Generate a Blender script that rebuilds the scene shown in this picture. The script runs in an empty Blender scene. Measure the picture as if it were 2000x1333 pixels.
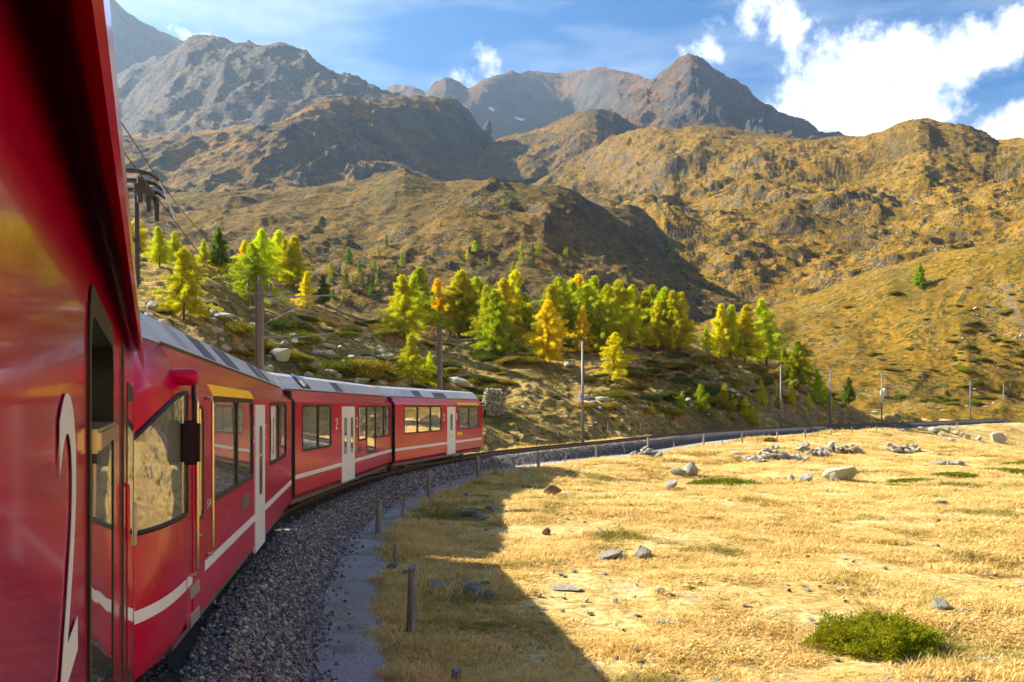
import bpy, bmesh, math, random
import numpy as np
from mathutils import Vector, Matrix
from mathutils.bvhtree import BVHTree

# ------------------------------------------------------------------ camera, world, sun, exposure
F, CX, HY, CZ = 1800.0, 1000.0, 797.0, 2.75        # focal length, principal column, horizon row (in photo pixels), eye height
scene = bpy.context.scene
C = scene.collection
cam_d = bpy.data.cameras.new('camera'); cam = bpy.data.objects.new('camera', cam_d); C.objects.link(cam)
cam.location = (0, 0, CZ); cam.rotation_euler = (math.radians(90), 0, 0)
cam_d.sensor_width = 36; cam_d.lens = 36 * F / 2000; cam_d.shift_y = (HY - 666.5) / 2000
cam_d.clip_start = 0.05; cam_d.clip_end = 30000
scene.camera = cam

SUN_EL, SUN_H = math.radians(35.3), (-0.93, 0.37)      # elevation, horizontal direction towards the sun
world = bpy.data.worlds.new('World'); scene.world = world; world.use_nodes = True
wt = world.node_tree; wt.nodes.clear()

def build_world():
    nd, lk = wt.nodes, wt.links
    out = nd.new('ShaderNodeOutputWorld'); bg = nd.new('ShaderNodeBackground')
    sky = nd.new('ShaderNodeTexSky'); sky.sky_type = 'NISHITA'; sky.sun_disc = False
    sky.sun_elevation = SUN_EL; sky.sun_rotation = math.atan2(SUN_H[0], SUN_H[1])
    sky.altitude = 2200; sky.air_density = 1.0; sky.dust_density = 0.6; sky.ozone_density = 2.5
    tc = nd.new('ShaderNodeTexCoord')
    def M(op, a, b=None, c=None):
        n = nd.new('ShaderNodeMath'); n.operation = op
        for i, v in enumerate((a, b, c)):
            if v is None: continue
            if isinstance(v, (int, float)): n.inputs[i].default_value = v
            else: lk.new(v, n.inputs[i])
        return n.outputs[0]
    def VM(op, a, b):
        n = nd.new('ShaderNodeVectorMath'); n.operation = op
        for i, v in enumerate((a, b)):
            if isinstance(v, tuple): n.inputs[i].default_value = v
            else: lk.new(v, n.inputs[i])
        return n.outputs[1] if op in ('LENGTH',) else n.outputs[0]
    def noise(vec, sc, det, rough=.55, dist=0.):
        n = nd.new('ShaderNodeTexNoise'); n.inputs['Scale'].default_value = sc; n.inputs['Detail'].default_value = det
        n.inputs['Roughness'].default_value = rough; n.inputs['Distortion'].default_value = dist
        lk.new(vec, n.inputs['Vector']); return n.outputs['Fac']
    d = tc.outputs['Generated']
    # cumulus heaps: bearings (dx, elevation as z/y) with half-widths
    heaps = [(1650,165,165,112,1.7),(1575,228,145,80,1.6),(1745,215,175,100,1.5),(1825,122,160,92,1.5),(1690,280,230,72,1.6),(1890,98,90,66,1.2),
             (1835,225,70,36),(1950,245,95,48),(1382,100,78,40,.8),(1460,32,80,60,.75),(1535,52,60,56,.75),(945,122,40,56,.38),(1962,60,90,44,.7),(405,76,80,22,.5),(2240,130,190,90),(-900,100,260,90)]
    m = None
    for hp in heaps:
        px, py, rx, ry = hp[:4]; wg = hp[4] if len(hp) > 4 else 1.0
        v = Vector(((px - CX) / F, 1, (HY - py) / F)); L = v.length; v.normalize()
        s = VM('SUBTRACT', d, tuple(v)); s = VM('MULTIPLY', s, (F * L / rx, F * L / max(rx, ry), F * L / ry))
        l = VM('LENGTH', s, (0, 0, 0))
        k = M('MULTIPLY_ADD', l, -wg, wg)
        m = k if m is None else M('SMOOTH_MAX', m, k, .3)
    m = M('MAXIMUM', m, -1.0)
    fb = noise(d, 17, 6, .64)
    den = M('MULTIPLY_ADD', M('SUBTRACT', fb, .5), 5.2, M('MULTIPLY_ADD', m, 1.45, .0))
    den = M('MULTIPLY', den, .95)
    mr = nd.new('ShaderNodeMapRange'); mr.interpolation_type = 'SMOOTHSTEP'; lk.new(den, mr.inputs['Value'])
    mr.inputs['From Min'].default_value = -.15; mr.inputs['From Max'].default_value = 1.15
    # thin high cirrus streaks all round the sky, stretched one way
    mp = nd.new('ShaderNodeMapping'); mp.inputs['Rotation'].default_value = (0, math.radians(32), math.radians(18)); mp.inputs['Scale'].default_value = (2.2, 3., 11.)
    lk.new(d, mp.inputs['Vector'])
    ci = noise(mp.outputs[0], 1.5, 4, .6)
    big = noise(d, 2.3, 1, .5)
    mr2 = nd.new('ShaderNodeMapRange'); lk.new(M('ADD', ci, M('MULTIPLY', big, .55)), mr2.inputs['Value'])
    mr2.inputs['From Min'].default_value = .72; mr2.inputs['From Max'].default_value = 1.12; mr2.inputs['To Max'].default_value = .42
    cov = M('MAXIMUM', mr.outputs[0], mr2.outputs[0])
    shade = fb
    cr = nd.new('ShaderNodeValToRGB'); lk.new(shade, cr.inputs[0])
    cr.color_ramp.elements[0].position = .3; cr.color_ramp.elements[0].color = (7.2, 7.8, 8.8, 1)
    cr.color_ramp.elements[1].position = .6; cr.color_ramp.elements[1].color = (11.5, 11.6, 11.7, 1)
    mx = nd.new('ShaderNodeMix'); mx.data_type = 'RGBA'
    hs = nd.new('ShaderNodeHueSaturation'); hs.inputs['Saturation'].default_value = SKY_SAT; hs.inputs['Value'].default_value = SKY_VAL
    lk.new(sky.outputs[0], hs.inputs['Color'])
    lk.new(cov, mx.inputs['Factor']); lk.new(hs.outputs[0], mx.inputs[6]); lk.new(cr.outputs[0], mx.inputs[7])
    lk.new(mx.outputs[2], bg.inputs['Color']); bg.inputs['Strength'].default_value = 0.05
    lk.new(bg.outputs[0], out.inputs['Surface'])
SKY_SAT, SKY_VAL = 1.45, 1.0
build_world()
try:
    world.cycles.sampling_method = 'MANUAL'; world.cycles.sample_map_resolution = 256
except Exception: pass

sun_d = bpy.data.lights.new('sun', 'SUN'); sun = bpy.data.objects.new('sun', sun_d); C.objects.link(sun)
sun_d.energy = 5.0; sun_d.angle = math.radians(.53); sun_d.color = (1.0, .90, .74)
to_sun = Vector((SUN_H[0] * math.cos(SUN_EL), SUN_H[1] * math.cos(SUN_EL), math.sin(SUN_EL))).normalized()
sun.rotation_euler = to_sun.to_track_quat('Z', 'Y').to_euler(); sun.location = (-60, 30, 60)
vs = scene.view_settings; vs.view_transform = 'Standard'; vs.look = 'None'; vs.gamma = 1; vs.use_curve_mapping = False
vs.exposure = 1.78
cy = scene.cycles if hasattr(scene, 'cycles') else None
try:
    scene.render.engine = 'CYCLES'
    scene.cycles.max_bounces = 5; scene.cycles.transparent_max_bounces = 5; scene.cycles.diffuse_bounces = 2
    scene.cycles.glossy_bounces = 4; scene.cycles.transmission_bounces = 4; scene.cycles.volume_bounces = 0
    scene.cycles.use_denoising = True; scene.cycles.use_adaptive_sampling = True; scene.cycles.adaptive_threshold = .03
    scene.cycles.caustics_reflective = False; scene.cycles.caustics_refractive = False
except Exception: pass

# ------------------------------------------------------------------ helpers
rnd = random.Random(7)
def tag(o, label=None, cat=None, group=None, kind=None):
    if label: o['label'] = label
    if cat: o['category'] = cat
    if group: o['group'] = group
    if kind: o['kind'] = kind
    return o
def empty(name, label, cat, loc=(0, 0, 0), rz=0.0, group=None):
    o = bpy.data.objects.new(name, None); C.objects.link(o); o.location = loc; o.rotation_euler = (0, 0, rz); o.empty_display_size = .2
    return tag(o, label, cat, group)
def link(name, me, parent=None, loc=None, rot=None, sc=None):
    o = bpy.data.objects.new(name, me); C.objects.link(o)
    if parent: o.parent = parent
    if loc is not None: o.location = loc
    if rot is not None: o.rotation_euler = rot
    if sc is not None: o.scale = sc if isinstance(sc, (tuple, list)) else (sc, sc, sc)
    return o
def mesh_np(name, V, Fc, m=None, smooth=True):
    """V (n,3), Fc (k,3) or (k,4) arrays"""
    me = bpy.data.meshes.new(name); V = np.asarray(V, np.float32); Fc = np.asarray(Fc, np.int32); n = Fc.shape[1]
    me.vertices.add(len(V)); me.vertices.foreach_set('co', V.ravel())
    me.loops.add(Fc.size); me.loops.foreach_set('vertex_index', Fc.ravel())
    me.polygons.add(len(Fc)); me.polygons.foreach_set('loop_start', np.arange(0, Fc.size, n, dtype=np.int32))
    me.polygons.foreach_set('loop_total', np.full(len(Fc), n, np.int32))
    me.polygons.foreach_set('use_smooth', np.full(len(Fc), smooth, bool))
    me.update(calc_edges=True); me.validate()
    if m: me.materials.append(m)
    return me
def grid_faces(nv, nu):
    i = np.arange(nv - 1)[:, None] * nu + np.arange(nu - 1)[None, :]
    return np.stack([i, i + 1, i + 1 + nu, i + nu], -1).reshape(-1, 4)

class MB:
    """collects boxes, bars and tubes; build() links them as ONE mesh object"""
    def __init__(s): s.v, s.f = [], []
    def add(s, vs_, fs_):
        b = len(s.v); s.v += [tuple(v) for v in vs_]; s.f += [tuple(i + b for i in f) for f in fs_]; return s
    def box(s, x0, x1, y0, y1, z0, z1):
        return s.add([(x0,y0,z0),(x1,y0,z0),(x1,y1,z0),(x0,y1,z0),(x0,y0,z1),(x1,y0,z1),(x1,y1,z1),(x0,y1,z1)],
                     [(0,3,2,1),(4,5,6,7),(0,1,5,4),(1,2,6,5),(2,3,7,6),(3,0,4,7)])
    def tube(s, pts, r, n=8, caps=True):
        pts = [Vector(p) for p in pts]; rs = r if isinstance(r, (list, tuple)) else [r] * len(pts); b = []
        for i, p in enumerate(pts):
            d = (pts[min(i + 1, len(pts) - 1)] - pts[max(i - 1, 0)]).normalized()
            a = d.cross(Vector((0, 0, 1)) if abs(d.z) < .95 else Vector((1, 0, 0))).normalized(); c = d.cross(a)
            b += [p + (a * math.cos(2 * math.pi * k / n) + c * math.sin(2 * math.pi * k / n)) * rs[i] for k in range(n)]
        fs_ = [(i*n+k, i*n+(k+1) % n, (i+1)*n+(k+1) % n, (i+1)*n+k) for i in range(len(pts) - 1) for k in range(n)]
        if caps: fs_ += [tuple(range(n - 1, -1, -1)), tuple(range((len(pts) - 1) * n, len(pts) * n))]
        return s.add(b, fs_)
    def prism(s, poly, axis, a, b):
        """poly in the two other axes, extruded along axis from a to b"""
        def mk(p, t):
            return (t, p[0], p[1]) if axis == 0 else (p[0], t, p[1]) if axis == 1 else (p[0], p[1], t)
        n = len(poly)
        return s.add([mk(p, a) for p in poly] + [mk(p, b) for p in poly],
                     [tuple(range(n)), tuple(range(2 * n - 1, n - 1, -1))] + [(k, k + n, (k + 1) % n + n, (k + 1) % n) for k in range(n)])
    def mesh(s, name, m, smooth=False, bev=0, fix=True):
        me = bpy.data.meshes.new(name); me.from_pydata(s.v, [], s.f)
        if bev or fix:
            bm = bmesh.new(); bm.from_mesh(me); bmesh.ops.recalc_face_normals(bm, faces=bm.faces)
            if bev: bmesh.ops.bevel(bm, geom=[e for e in bm.edges if len(e.link_faces) == 2 and e.calc_face_angle(0) > .5], offset=bev, segments=2, affect='EDGES', clamp_overlap=True)
            bm.to_mesh(me); bm.free()
        if smooth:
            for p in me.polygons: p.use_smooth = True
        if m: me.materials.append(m)
        return me
    def build(s, name, m, parent=None, smooth=False, bev=0, loc=None, rot=None):
        return link(name, s.mesh(name, m, smooth, bev), parent, loc, rot)

# numpy noise
def _h(ix, iy, seed):
    n = (ix.astype(np.int64) * 374761393 + iy.astype(np.int64) * 668265263 + seed * 1442695041) & 0xffffffff
    n = ((n ^ (n >> 13)) * 1274126177) & 0xffffffff
    return ((n ^ (n >> 16)) & 0xffff) / 65535.0
def gnoise(x, y, seed=0):
    x = np.asarray(x, float); y = np.asarray(y, float)
    ix, iy = np.floor(x), np.floor(y); fx, fy = x - ix, y - iy
    def g(a, b):
        t = _h(ix + a, iy + b, seed) * 2 * np.pi
        return np.cos(t) * (fx - a) + np.sin(t) * (fy - b)
    u = fx * fx * fx * (fx * (fx * 6 - 15) + 10); v = fy * fy * fy * (fy * (fy * 6 - 15) + 10)
    a = g(0, 0) * (1 - u) + g(1, 0) * u; b = g(0, 1) * (1 - u) + g(1, 1) * u
    return (a * (1 - v) + b * v) * 1.5
def fbm(x, y, o=5, seed=0, gain=.5, lac=2.03):
    t = 0; a = 1.
    for i in range(o): t = t + a * gnoise(x, y, seed + i); x = x * lac + 7.1; y = y * lac - 3.7; a *= gain
    return t
def ridged(x, y, o=5, seed=0, gain=.5, lac=2.07):
    t = 0; a = 1.; w = 1.
    for i in range(o):
        n = 1 - np.abs(gnoise(x, y, seed + i)) * 1.6; n = np.clip(n, 0, 1) ** 2 * w
        t = t + a * n; w = np.clip(n * 1.6, 0, 1); x = x * lac + 3.3; y = y * lac + 9.1; a *= gain
    return t
def sstep(a, b, x):
    t = np.clip((x - a) / (b - a), 0, 1); return t * t * (3 - 2 * t)
# ------------------------------------------------------------------ materials
class MT:
    """a small builder for procedural node materials"""
    def __init__(s, name):
        s.m = bpy.data.materials.new(name); s.m.use_nodes = True; s.nd = s.m.node_tree.nodes; s.lk = s.m.node_tree.links
        s.b = s.nd['Principled BSDF']; s.out = s.nd['Material Output']
        s.pos = s.nd.new('ShaderNodeNewGeometry')
    def put(s, sock, v):
        if isinstance(v, (int, float)): sock.default_value = v
        elif isinstance(v, tuple): sock.default_value = v if len(v) != 3 or sock.type == 'VECTOR' else v + (1,)
        else: s.lk.new(v, sock)
    def math(s, op, a, b=None, c=None, clamp=False):
        n = s.nd.new('ShaderNodeMath'); n.operation = op; n.use_clamp = clamp
        for i, v in enumerate((a, b, c)):
            if v is not None: s.put(n.inputs[i], v)
        return n.outputs[0]
    def coord(s, kind='world', scale=(1, 1, 1), rot=(0, 0, 0)):
        src = s.pos.outputs['Position'] if kind == 'world' else s.tcn().outputs['Object']
        if scale == (1, 1, 1) and rot == (0, 0, 0): return src
        n = s.nd.new('ShaderNodeMapping'); n.inputs['Scale'].default_value = scale; n.inputs['Rotation'].default_value = rot
        s.lk.new(src, n.inputs['Vector']); return n.outputs[0]
    def tcn(s):
        if not hasattr(s, '_tc'): s._tc = s.nd.new('ShaderNodeTexCoord')
        return s._tc
    def noise(s, scale, det=5, rough=.55, vec=None, dist=0.):
        n = s.nd.new('ShaderNodeTexNoise'); n.inputs['Scale'].default_value = scale; n.inputs['Detail'].default_value = det
        n.inputs['Roughness'].default_value = rough; n.inputs['Distortion'].default_value = dist
        s.lk.new(vec if vec is not None else s.pos.outputs['Position'], n.inputs['Vector']); return n.outputs['Fac']
    def voro(s, scale, feat='F1', vec=None, col=False):
        n = s.nd.new('ShaderNodeTexVoronoi'); n.feature = feat; n.inputs['Scale'].default_value = scale
        s.lk.new(vec if vec is not None else s.pos.outputs['Position'], n.inputs['Vector'])
        return n.outputs['Color'] if col else n.outputs['Distance']
    def ramp(s, fac, stops):
        n = s.nd.new('ShaderNodeValToRGB'); e = n.color_ramp.elements
        while len(e) < len(stops): e.new(.5)
        for k, (p, c) in enumerate(stops): e[k].position = p; e[k].color = tuple(c) + (1,) if len(c) == 3 else c
        s.lk.new(fac, n.inputs[0]); return n.outputs[0]
    def mr(s, v, a, b, c=0., d=1., smooth=True):
        n = s.nd.new('ShaderNodeMapRange'); n.interpolation_type = 'SMOOTHSTEP' if smooth else 'LINEAR'
        s.put(n.inputs['Value'], v); n.inputs['From Min'].default_value = a; n.inputs['From Max'].default_value = b
        n.inputs['To Min'].default_value = c; n.inputs['To Max'].default_value = d; return n.outputs[0]
    def mix(s, f, a, b, mode='MIX'):
        n = s.nd.new('ShaderNodeMix'); n.data_type = 'RGBA'; n.blend_type = mode
        s.put(n.inputs['Factor'], f); s.put(n.inputs[6], a); s.put(n.inputs[7], b); return n.outputs[2]
    def bump(s, h, dist, strength=1.):
        n = s.nd.new('ShaderNodeBump'); n.inputs['Distance'].default_value = dist; n.inputs['Strength'].default_value = strength
        s.lk.new(h, n.inputs['Height']); s.lk.new(n.outputs[0], s.b.inputs['Normal'])
    def set(s, col=None, rough=None, metal=None, spec=None, **kw):
        if col is not None: s.put(s.b.inputs['Base Color'], col)
        if rough is not None: s.put(s.b.inputs['Roughness'], rough)
        if metal is not None: s.put(s.b.inputs['Metallic'], metal)
        if spec is not None: s.put(s.b.inputs['Specular IOR Level'], spec)
        for k, v in kw.items(): s.put(s.b.inputs[k], v)
        return s.m
    def objcol(s):
        if not hasattr(s, '_oi'): s._oi = s.nd.new('ShaderNodeObjectInfo')
        return s._oi.outputs['Color']
    def rand(s):
        s.objcol(); return s._oi.outputs['Random']
    def nz(s, true=True):
        n = s.nd.new('ShaderNodeSeparateXYZ'); s.lk.new(s.pos.outputs['True Normal' if true else 'Normal'], n.inputs[0]); return n.outputs[2]

def mountain_mat(name, g1, g2, g3, rock, rock2, scree, L, steep=(.62, .80), scree_amt=.5, shrub=None, rough_px=1.0, shr=.52, bmp=.010):
    """L: size in metres of the broad patches; the finer layers follow from it"""
    f = lambda c, k=.80: tuple(min(1., v * k * (1.0, .97, .86)[i]) for i, v in enumerate(c)) if c else c      # autumn turf is deep in colour
    g1, g2, g3, rock, rock2, scree, shrub = f(g1), f(g2), f(g3, .70), f(rock, .75), f(rock2), f(scree, .9), f(shrub, .8)
    t = MT(name)
    big = t.noise(1 / L, 3, .6, dist=.4)
    mid = t.noise(5 / L, 3, .65)
    fine = t.noise(26 / L * rough_px, 3, .7)
    vfine = t.noise(110 / L * rough_px, 2, .7)
    g = t.ramp(t.math('ADD', t.math('MULTIPLY', big, .55), t.math('MULTIPLY', mid, .45)), [(.36, g3), (.46, g2), (.55, g1), (.66, g2)])
    g = t.mix(t.mr(fine, .35, .68, .0, .75), g, g3)
    if shrub:
        g = t.mix(t.math('MULTIPLY', t.mr(t.noise(16 / L, 4, .7), shr, shr + .07), t.mr(mid, .36, .52)), g, shrub)
    r = t.mix(t.mr(t.math('ADD', mid, t.math('MULTIPLY', vfine, .6)), .6, 1.05), rock, rock2)
    r = t.mix(t.mr(vfine, .55, .72, 0, .6), r, tuple(c * .45 for c in rock))
    st = t.math('ADD', t.nz(), t.math('ADD', t.math('MULTIPLY', t.math('SUBTRACT', mid, .5), .30), t.math('MULTIPLY', t.math('SUBTRACT', fine, .5), .45)))
    rockm = t.mr(st, steep[0], steep[1], 1., 0.)
    # loose stones: patches of pale specks
    v = t.voro(60 / L * rough_px)
    patch = t.mr(t.math('ADD', t.noise(2.6 / L, 5, .6, dist=.8), t.math('MULTIPLY', fine, .25)), .66 - .12 * scree_amt, .74 - .08 * scree_amt)
    speck = t.math('MULTIPLY', t.mr(t.math('ADD', v, t.math('MULTIPLY', vfine, .5)), .62, .46), patch)
    col = t.mix(rockm, g, r)
    col = t.mix(t.math('MULTIPLY', speck, .7), col, scree)
    t.bump(t.math('ADD', t.math('MULTIPLY', fine, 1.), t.math('ADD', t.math('MULTIPLY', vfine, .35), t.math('MULTIPLY', speck, .12))), L * bmp, .85)
    return t.set(col, 1.0, spec=.1)

def mat_paint(name, c, rough=.20, coat=.17, dirt=.25):
    t = MT(name)
    n = t.noise(3.5, 4, .6, t.coord('object')); n2 = t.noise(60, 3, .6, t.coord('object'))
    col = t.mix(t.mr(n, .5, .75, 0, dirt), c, tuple(x * .55 + .02 for x in c))
    t.bump(t.noise(1.4, 2, .4, t.coord('object')), .004, .35)
    return t.set(col, t.mr(n2, .3, .7, rough * .8, rough * 1.25, False), spec=.16, **{'Coat Weight': coat, 'Coat Roughness': .05})
M = {}
M['red'] = mat_paint('red_lacquer', (.52, .000, .045), .2, .10)
M['red_coach'] = mat_paint('red_lacquer_coach', (.55, .000, .045), .13, .34, .2)
M['red_dimmed'] = mat_paint('red_lacquer_dimmed', (.40, .006, .018), .22, .45, .3)  # same red, with the dark reflection of the ballast put into its colour
M['white'] = mat_paint('white_lacquer', (.72, .74, .82), .35, .1, .12)
M['yellow'] = mat_paint('yellow_lacquer', (.95, .56, .01), .5, .0, .1)
M['numeral'] = mat_paint('numeral_white', (.70, .70, .76), .4, .0, .05)
t = MT('roof_grey'); n = t.noise(6, 5, .6, t.coord('object')); M['roof'] = t.set(t.mix(t.mr(n, .4, .7), (.60, .63, .69), (.47, .50, .56)), .34, .25)
t = MT('dark_metal'); M['dark'] = t.set(t.mix(t.noise(20, 4), (.018, .017, .018), (.045, .04, .038)), .5, .3)
t = MT('rubber'); M['rubber'] = t.set((.010, .010, .010), .5, spec=.3)
t = MT('bellows'); M['bellows'] = t.set((.012, .011, .012), .75)
t = MT('window_glass'); t.b.inputs['IOR'].default_value = 2.2
t.bump(t.noise(.9, 2, .5, t.coord('object')), .004, .4); M['glass'] = t.set((.84, .80, .70), .015, .80, spec=.5)
t = MT('cab_glass'); t.b.inputs['IOR'].default_value = 1.9; t.bump(t.noise(.9, 2, .5, t.coord('object')), .004, .4); M['cab_glass'] = t.set((.42, .41, .36), .015, .6, spec=.5)
t = MT('field_tinted_rail'); M['rail_bar'] = t.set((.62, .52, .34), .25, .9)  # yellow of the reflected field is put into the bars' colour
t = MT('alu'); M['alu'] = t.set((.55, .56, .58), .32, .9)
t = MT('grille'); M['grille'] = t.set(t.mix(t.mr(t.noise(90, 2, .5, t.coord('object', (.2, 4, 4))), .45, .55), (.05, .052, .058), (.13, .135, .15)), .45, .5)
t = MT('skirt'); M['skirt'] = t.set((.085, .085, .10), .5)
t = MT('rail_steel'); M['steel'] = t.set(t.mix(t.noise(9, 4), (.055, .035, .025), (.11, .085, .07)), .5, .6)
t = MT('sleeper_wood'); M['sleeper'] = t.set(t.mix(t.noise(14, 5, .6), (.03, .022, .016), (.075, .06, .05)), .9)
t = MT('mast_steel'); M['mast'] = t.set(t.mix(t.noise(3, 5, .65), (.07, .068, .066), (.16, .155, .145)), .6, .2)
t = MT('mast_galvanised'); M['mast2'] = t.set(t.mix(t.noise(3, 5, .65), (.11, .112, .12), (.20, .205, .215)), .55, .3)
t = MT('insulator'); M['insul'] = t.set((.045, .018, .03), .12, **{'Coat Weight': .8})
t = MT('signbox'); M['signbox'] = t.set((.60, .64, .72), .5)
t = MT('wire'); M['wire'] = t.set((.03, .025, .022), .5, .5)
t = MT('weathered_wood'); w = t.noise(5, 6, .7, t.coord('object', (9, 9, .8)))
M['wood'] = t.set(t.mix(t.mr(w, .35, .65), (.10, .09, .08), (.36, .335, .31)), .9); t.bump(w, .03)
def stone_mat(name, a, b, lichen, amt):
    t = MT(name); n = t.noise(2.2, 7, .7, t.coord('object')); n2 = t.noise(9, 5, .7, t.coord('object'))
    col = t.mix(t.mr(n2, .35, .7), a, b); col = t.mix(t.math('MULTIPLY', t.mr(n, .48, .62), amt), col, lichen)
    col = t.mix(t.mr(t.rand(), 0, 1, 0, .35, False), col, tuple(x * .6 for x in a))
    t.bump(t.math('ADD', n, t.math('MULTIPLY', n2, .5)), .12); return t.set(col, .95, spec=.2)
M['stone_l'] = stone_mat('lichen_stone', (.32, .32, .25), (.58, .57, .47), (.46, .52, .27), .8)
M['stone_g'] = stone_mat('grey_stone', (.33, .30, .255), (.60, .55, .47), (.48, .47, .33), .35)
M['stone_b'] = stone_mat('brown_stone', (.22, .11, .05), (.44, .28, .14), (.4, .34, .2), .3)
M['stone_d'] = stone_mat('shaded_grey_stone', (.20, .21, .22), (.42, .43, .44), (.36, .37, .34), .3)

def field_mat():
    t = MT('dry_grass_ground')
    big = t.noise(.07, 5, .6); mid = t.noise(.6, 6, .65); fine = t.noise(5, 6, .7, dist=.5); vf = t.noise(38, 4, .7)
    g = t.ramp(t.math('ADD', t.math('MULTIPLY', big, .5), t.math('MULTIPLY', mid, .5)), [(.34, (.36, .21, .05)), (.45, (.62, .42, .13)), (.54, (.78, .60, .27)), (.64, (.54, .35, .09))])
    g = t.mix(t.mr(fine, .40, .66, 0, .8), g, (.25, .155, .04)); g = t.mix(t.mr(t.noise(1.9, 4, .7), .5, .68, 0, .6), g, (.34, .24, .07))
    g = t.mix(t.math('MULTIPLY', t.mr(t.noise(.23, 6, .7), .56, .66), t.mr(fine, .35, .6)), g, (.15, .14, .03))
    g = t.mix(t.mr(vf, .5, .75, 0, .5), g, (.66, .48, .20))
    bare = t.math('MULTIPLY', t.mr(t.noise(.33, 6, .7, dist=.6), .60, .68), t.mr(fine, .4, .55))
    g = t.mix(bare, g, t.mix(vf, (.30, .22, .16), (.50, .42, .34)))
    t.bump(t.math('ADD', fine, t.math('MULTIPLY', vf, .4)), .10)
    return t.set(g, 1., spec=.08)
M['field'] = field_mat()
t = MT('path_gravel'); n = t.noise(30, 5, .8); n2 = t.noise(1.2, 5, .6); v = t.voro(45)
col = t.mix(t.mr(n, .3, .7), (.16, .158, .155), (.54, .53, .52)); col = t.mix(t.mr(n2, .5, .66, 0, .6), col, (.20, .165, .10)); col = t.mix(t.mr(t.voro(16), .22, .10, 0, .7), col, (.5, .5, .52))
t.bump(t.math('ADD', n, v), .02); M['path'] = t.set(col, .95, spec=.2)
t = MT('ballast_ground'); v = t.voro(17, col=True); vd = t.voro(17)
col = t.mix(t.mr(vd, .0, .6), t.ramp(t.math('ADD', t.mr(vd, 0, .5, 0, .2), t.noise(11, 3, .8)), [(.3, (.08, .083, .095)), (.5, (.24, .25, .27)), (.7, (.46, .46, .48))]), (.03, .03, .032))
t.bump(vd, .10); M['ballast'] = t.set(col, .9, spec=.25)
t = MT('oily_ballast'); M['oily'] = t.set(t.mix(t.noise(14, 4, .7), (.025, .02, .016), (.085, .07, .058)), .9)
t = MT('ballast_stone'); r = t.rand(); n = t.noise(25, 4, .6)
col = t.ramp(r, [(0, (.055, .052, .05)), (.3, (.14, .135, .13)), (.55, (.24, .195, .16)), (.72, (.28, .275, .265)), (.9, (.42, .41, .39)), (1, (.64, .62, .59))])
M['bstone'] = t.set(t.mix(t.mr(n, .3, .7, 0, .4), col, (.08, .08, .085)), .75, spec=.3)

def leaf_mat(name, trans=.45, spread=.35, dark=.55):
    t = MT(name); c = t.objcol()
    n = t.noise(1.1, 3, .6, t.coord('object')); n2 = t.noise(7, 2, .6, t.coord('object'))
    hv = t.nd.new('ShaderNodeHueSaturation'); t.lk.new(c, hv.inputs['Color'])
    t.put(hv.inputs['Hue'], t.mr(n, .3, .7, .478, .522, False)); t.put(hv.inputs['Value'], t.mr(n2, .3, .7, 1 - spread, 1 + spread, False))
    d = t.nd.new('ShaderNodeBsdfDiffuse'); tr = t.nd.new('ShaderNodeBsdfTranslucent'); ms = t.nd.new('ShaderNodeMixShader')
    t.lk.new(hv.outputs[0], d.inputs[0]); t.lk.new(hv.outputs[0], tr.inputs[0]); ms.inputs[0].default_value = trans
    t.lk.new(d.outputs[0], ms.inputs[1]); t.lk.new(tr.outputs[0], ms.inputs[2]); t.lk.new(ms.outputs[0], t.out.inputs[0])
    t.nd.remove(t.b); return t.m
M['leaf'] = leaf_mat('larch_needles', .5)
M['shrub'] = leaf_mat('juniper_leaves', .3, .4)
t = MT('larch_bark'); n = t.noise(6, 5, .7, t.coord('object', (3, 3, .8))); M['bark'] = t.set(t.mix(n, (.05, .035, .025), (.16, .12, .09)), .95); t.bump(n, .03)
def blade_mat():
    t = MT('dry_blades'); r = t.rand(); big = t.noise(.07, 5, .6); mid = t.noise(.6, 6, .65)
    g = t.ramp(t.math('ADD', t.math('MULTIPLY', big, .35), t.math('ADD', t.math('MULTIPLY', mid, .4), t.math('MULTIPLY', r, .25))),
               [(.26, (.30, .21, .04)), (.38, (.58, .39, .10)), (.52, (.86, .66, .30)), (.66, (.70, .48, .14))])
    g = t.mix(t.math('MULTIPLY', t.mr(t.noise(.23, 6, .7), .52, .63), .8), g, (.20, .19, .03))
    d = t.nd.new('ShaderNodeBsdfDiffuse'); tr = t.nd.new('ShaderNodeBsdfTranslucent'); ms = t.nd.new('ShaderNodeMixShader')
    t.lk.new(g, d.inputs[0]); t.lk.new(g, tr.inputs[0]); ms.inputs[0].default_value = .42
    t.lk.new(d.outputs[0], ms.inputs[1]); t.lk.new(tr.outputs[0], ms.inputs[2]); t.lk.new(ms.outputs[0], t.out.inputs[0]); t.nd.remove(t.b)
    return t.m
M['blade'] = blade_mat()
t = MT('snow'); M['snow'] = t.set((.80, .83, .88), .8)
HAZE = .00007
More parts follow.
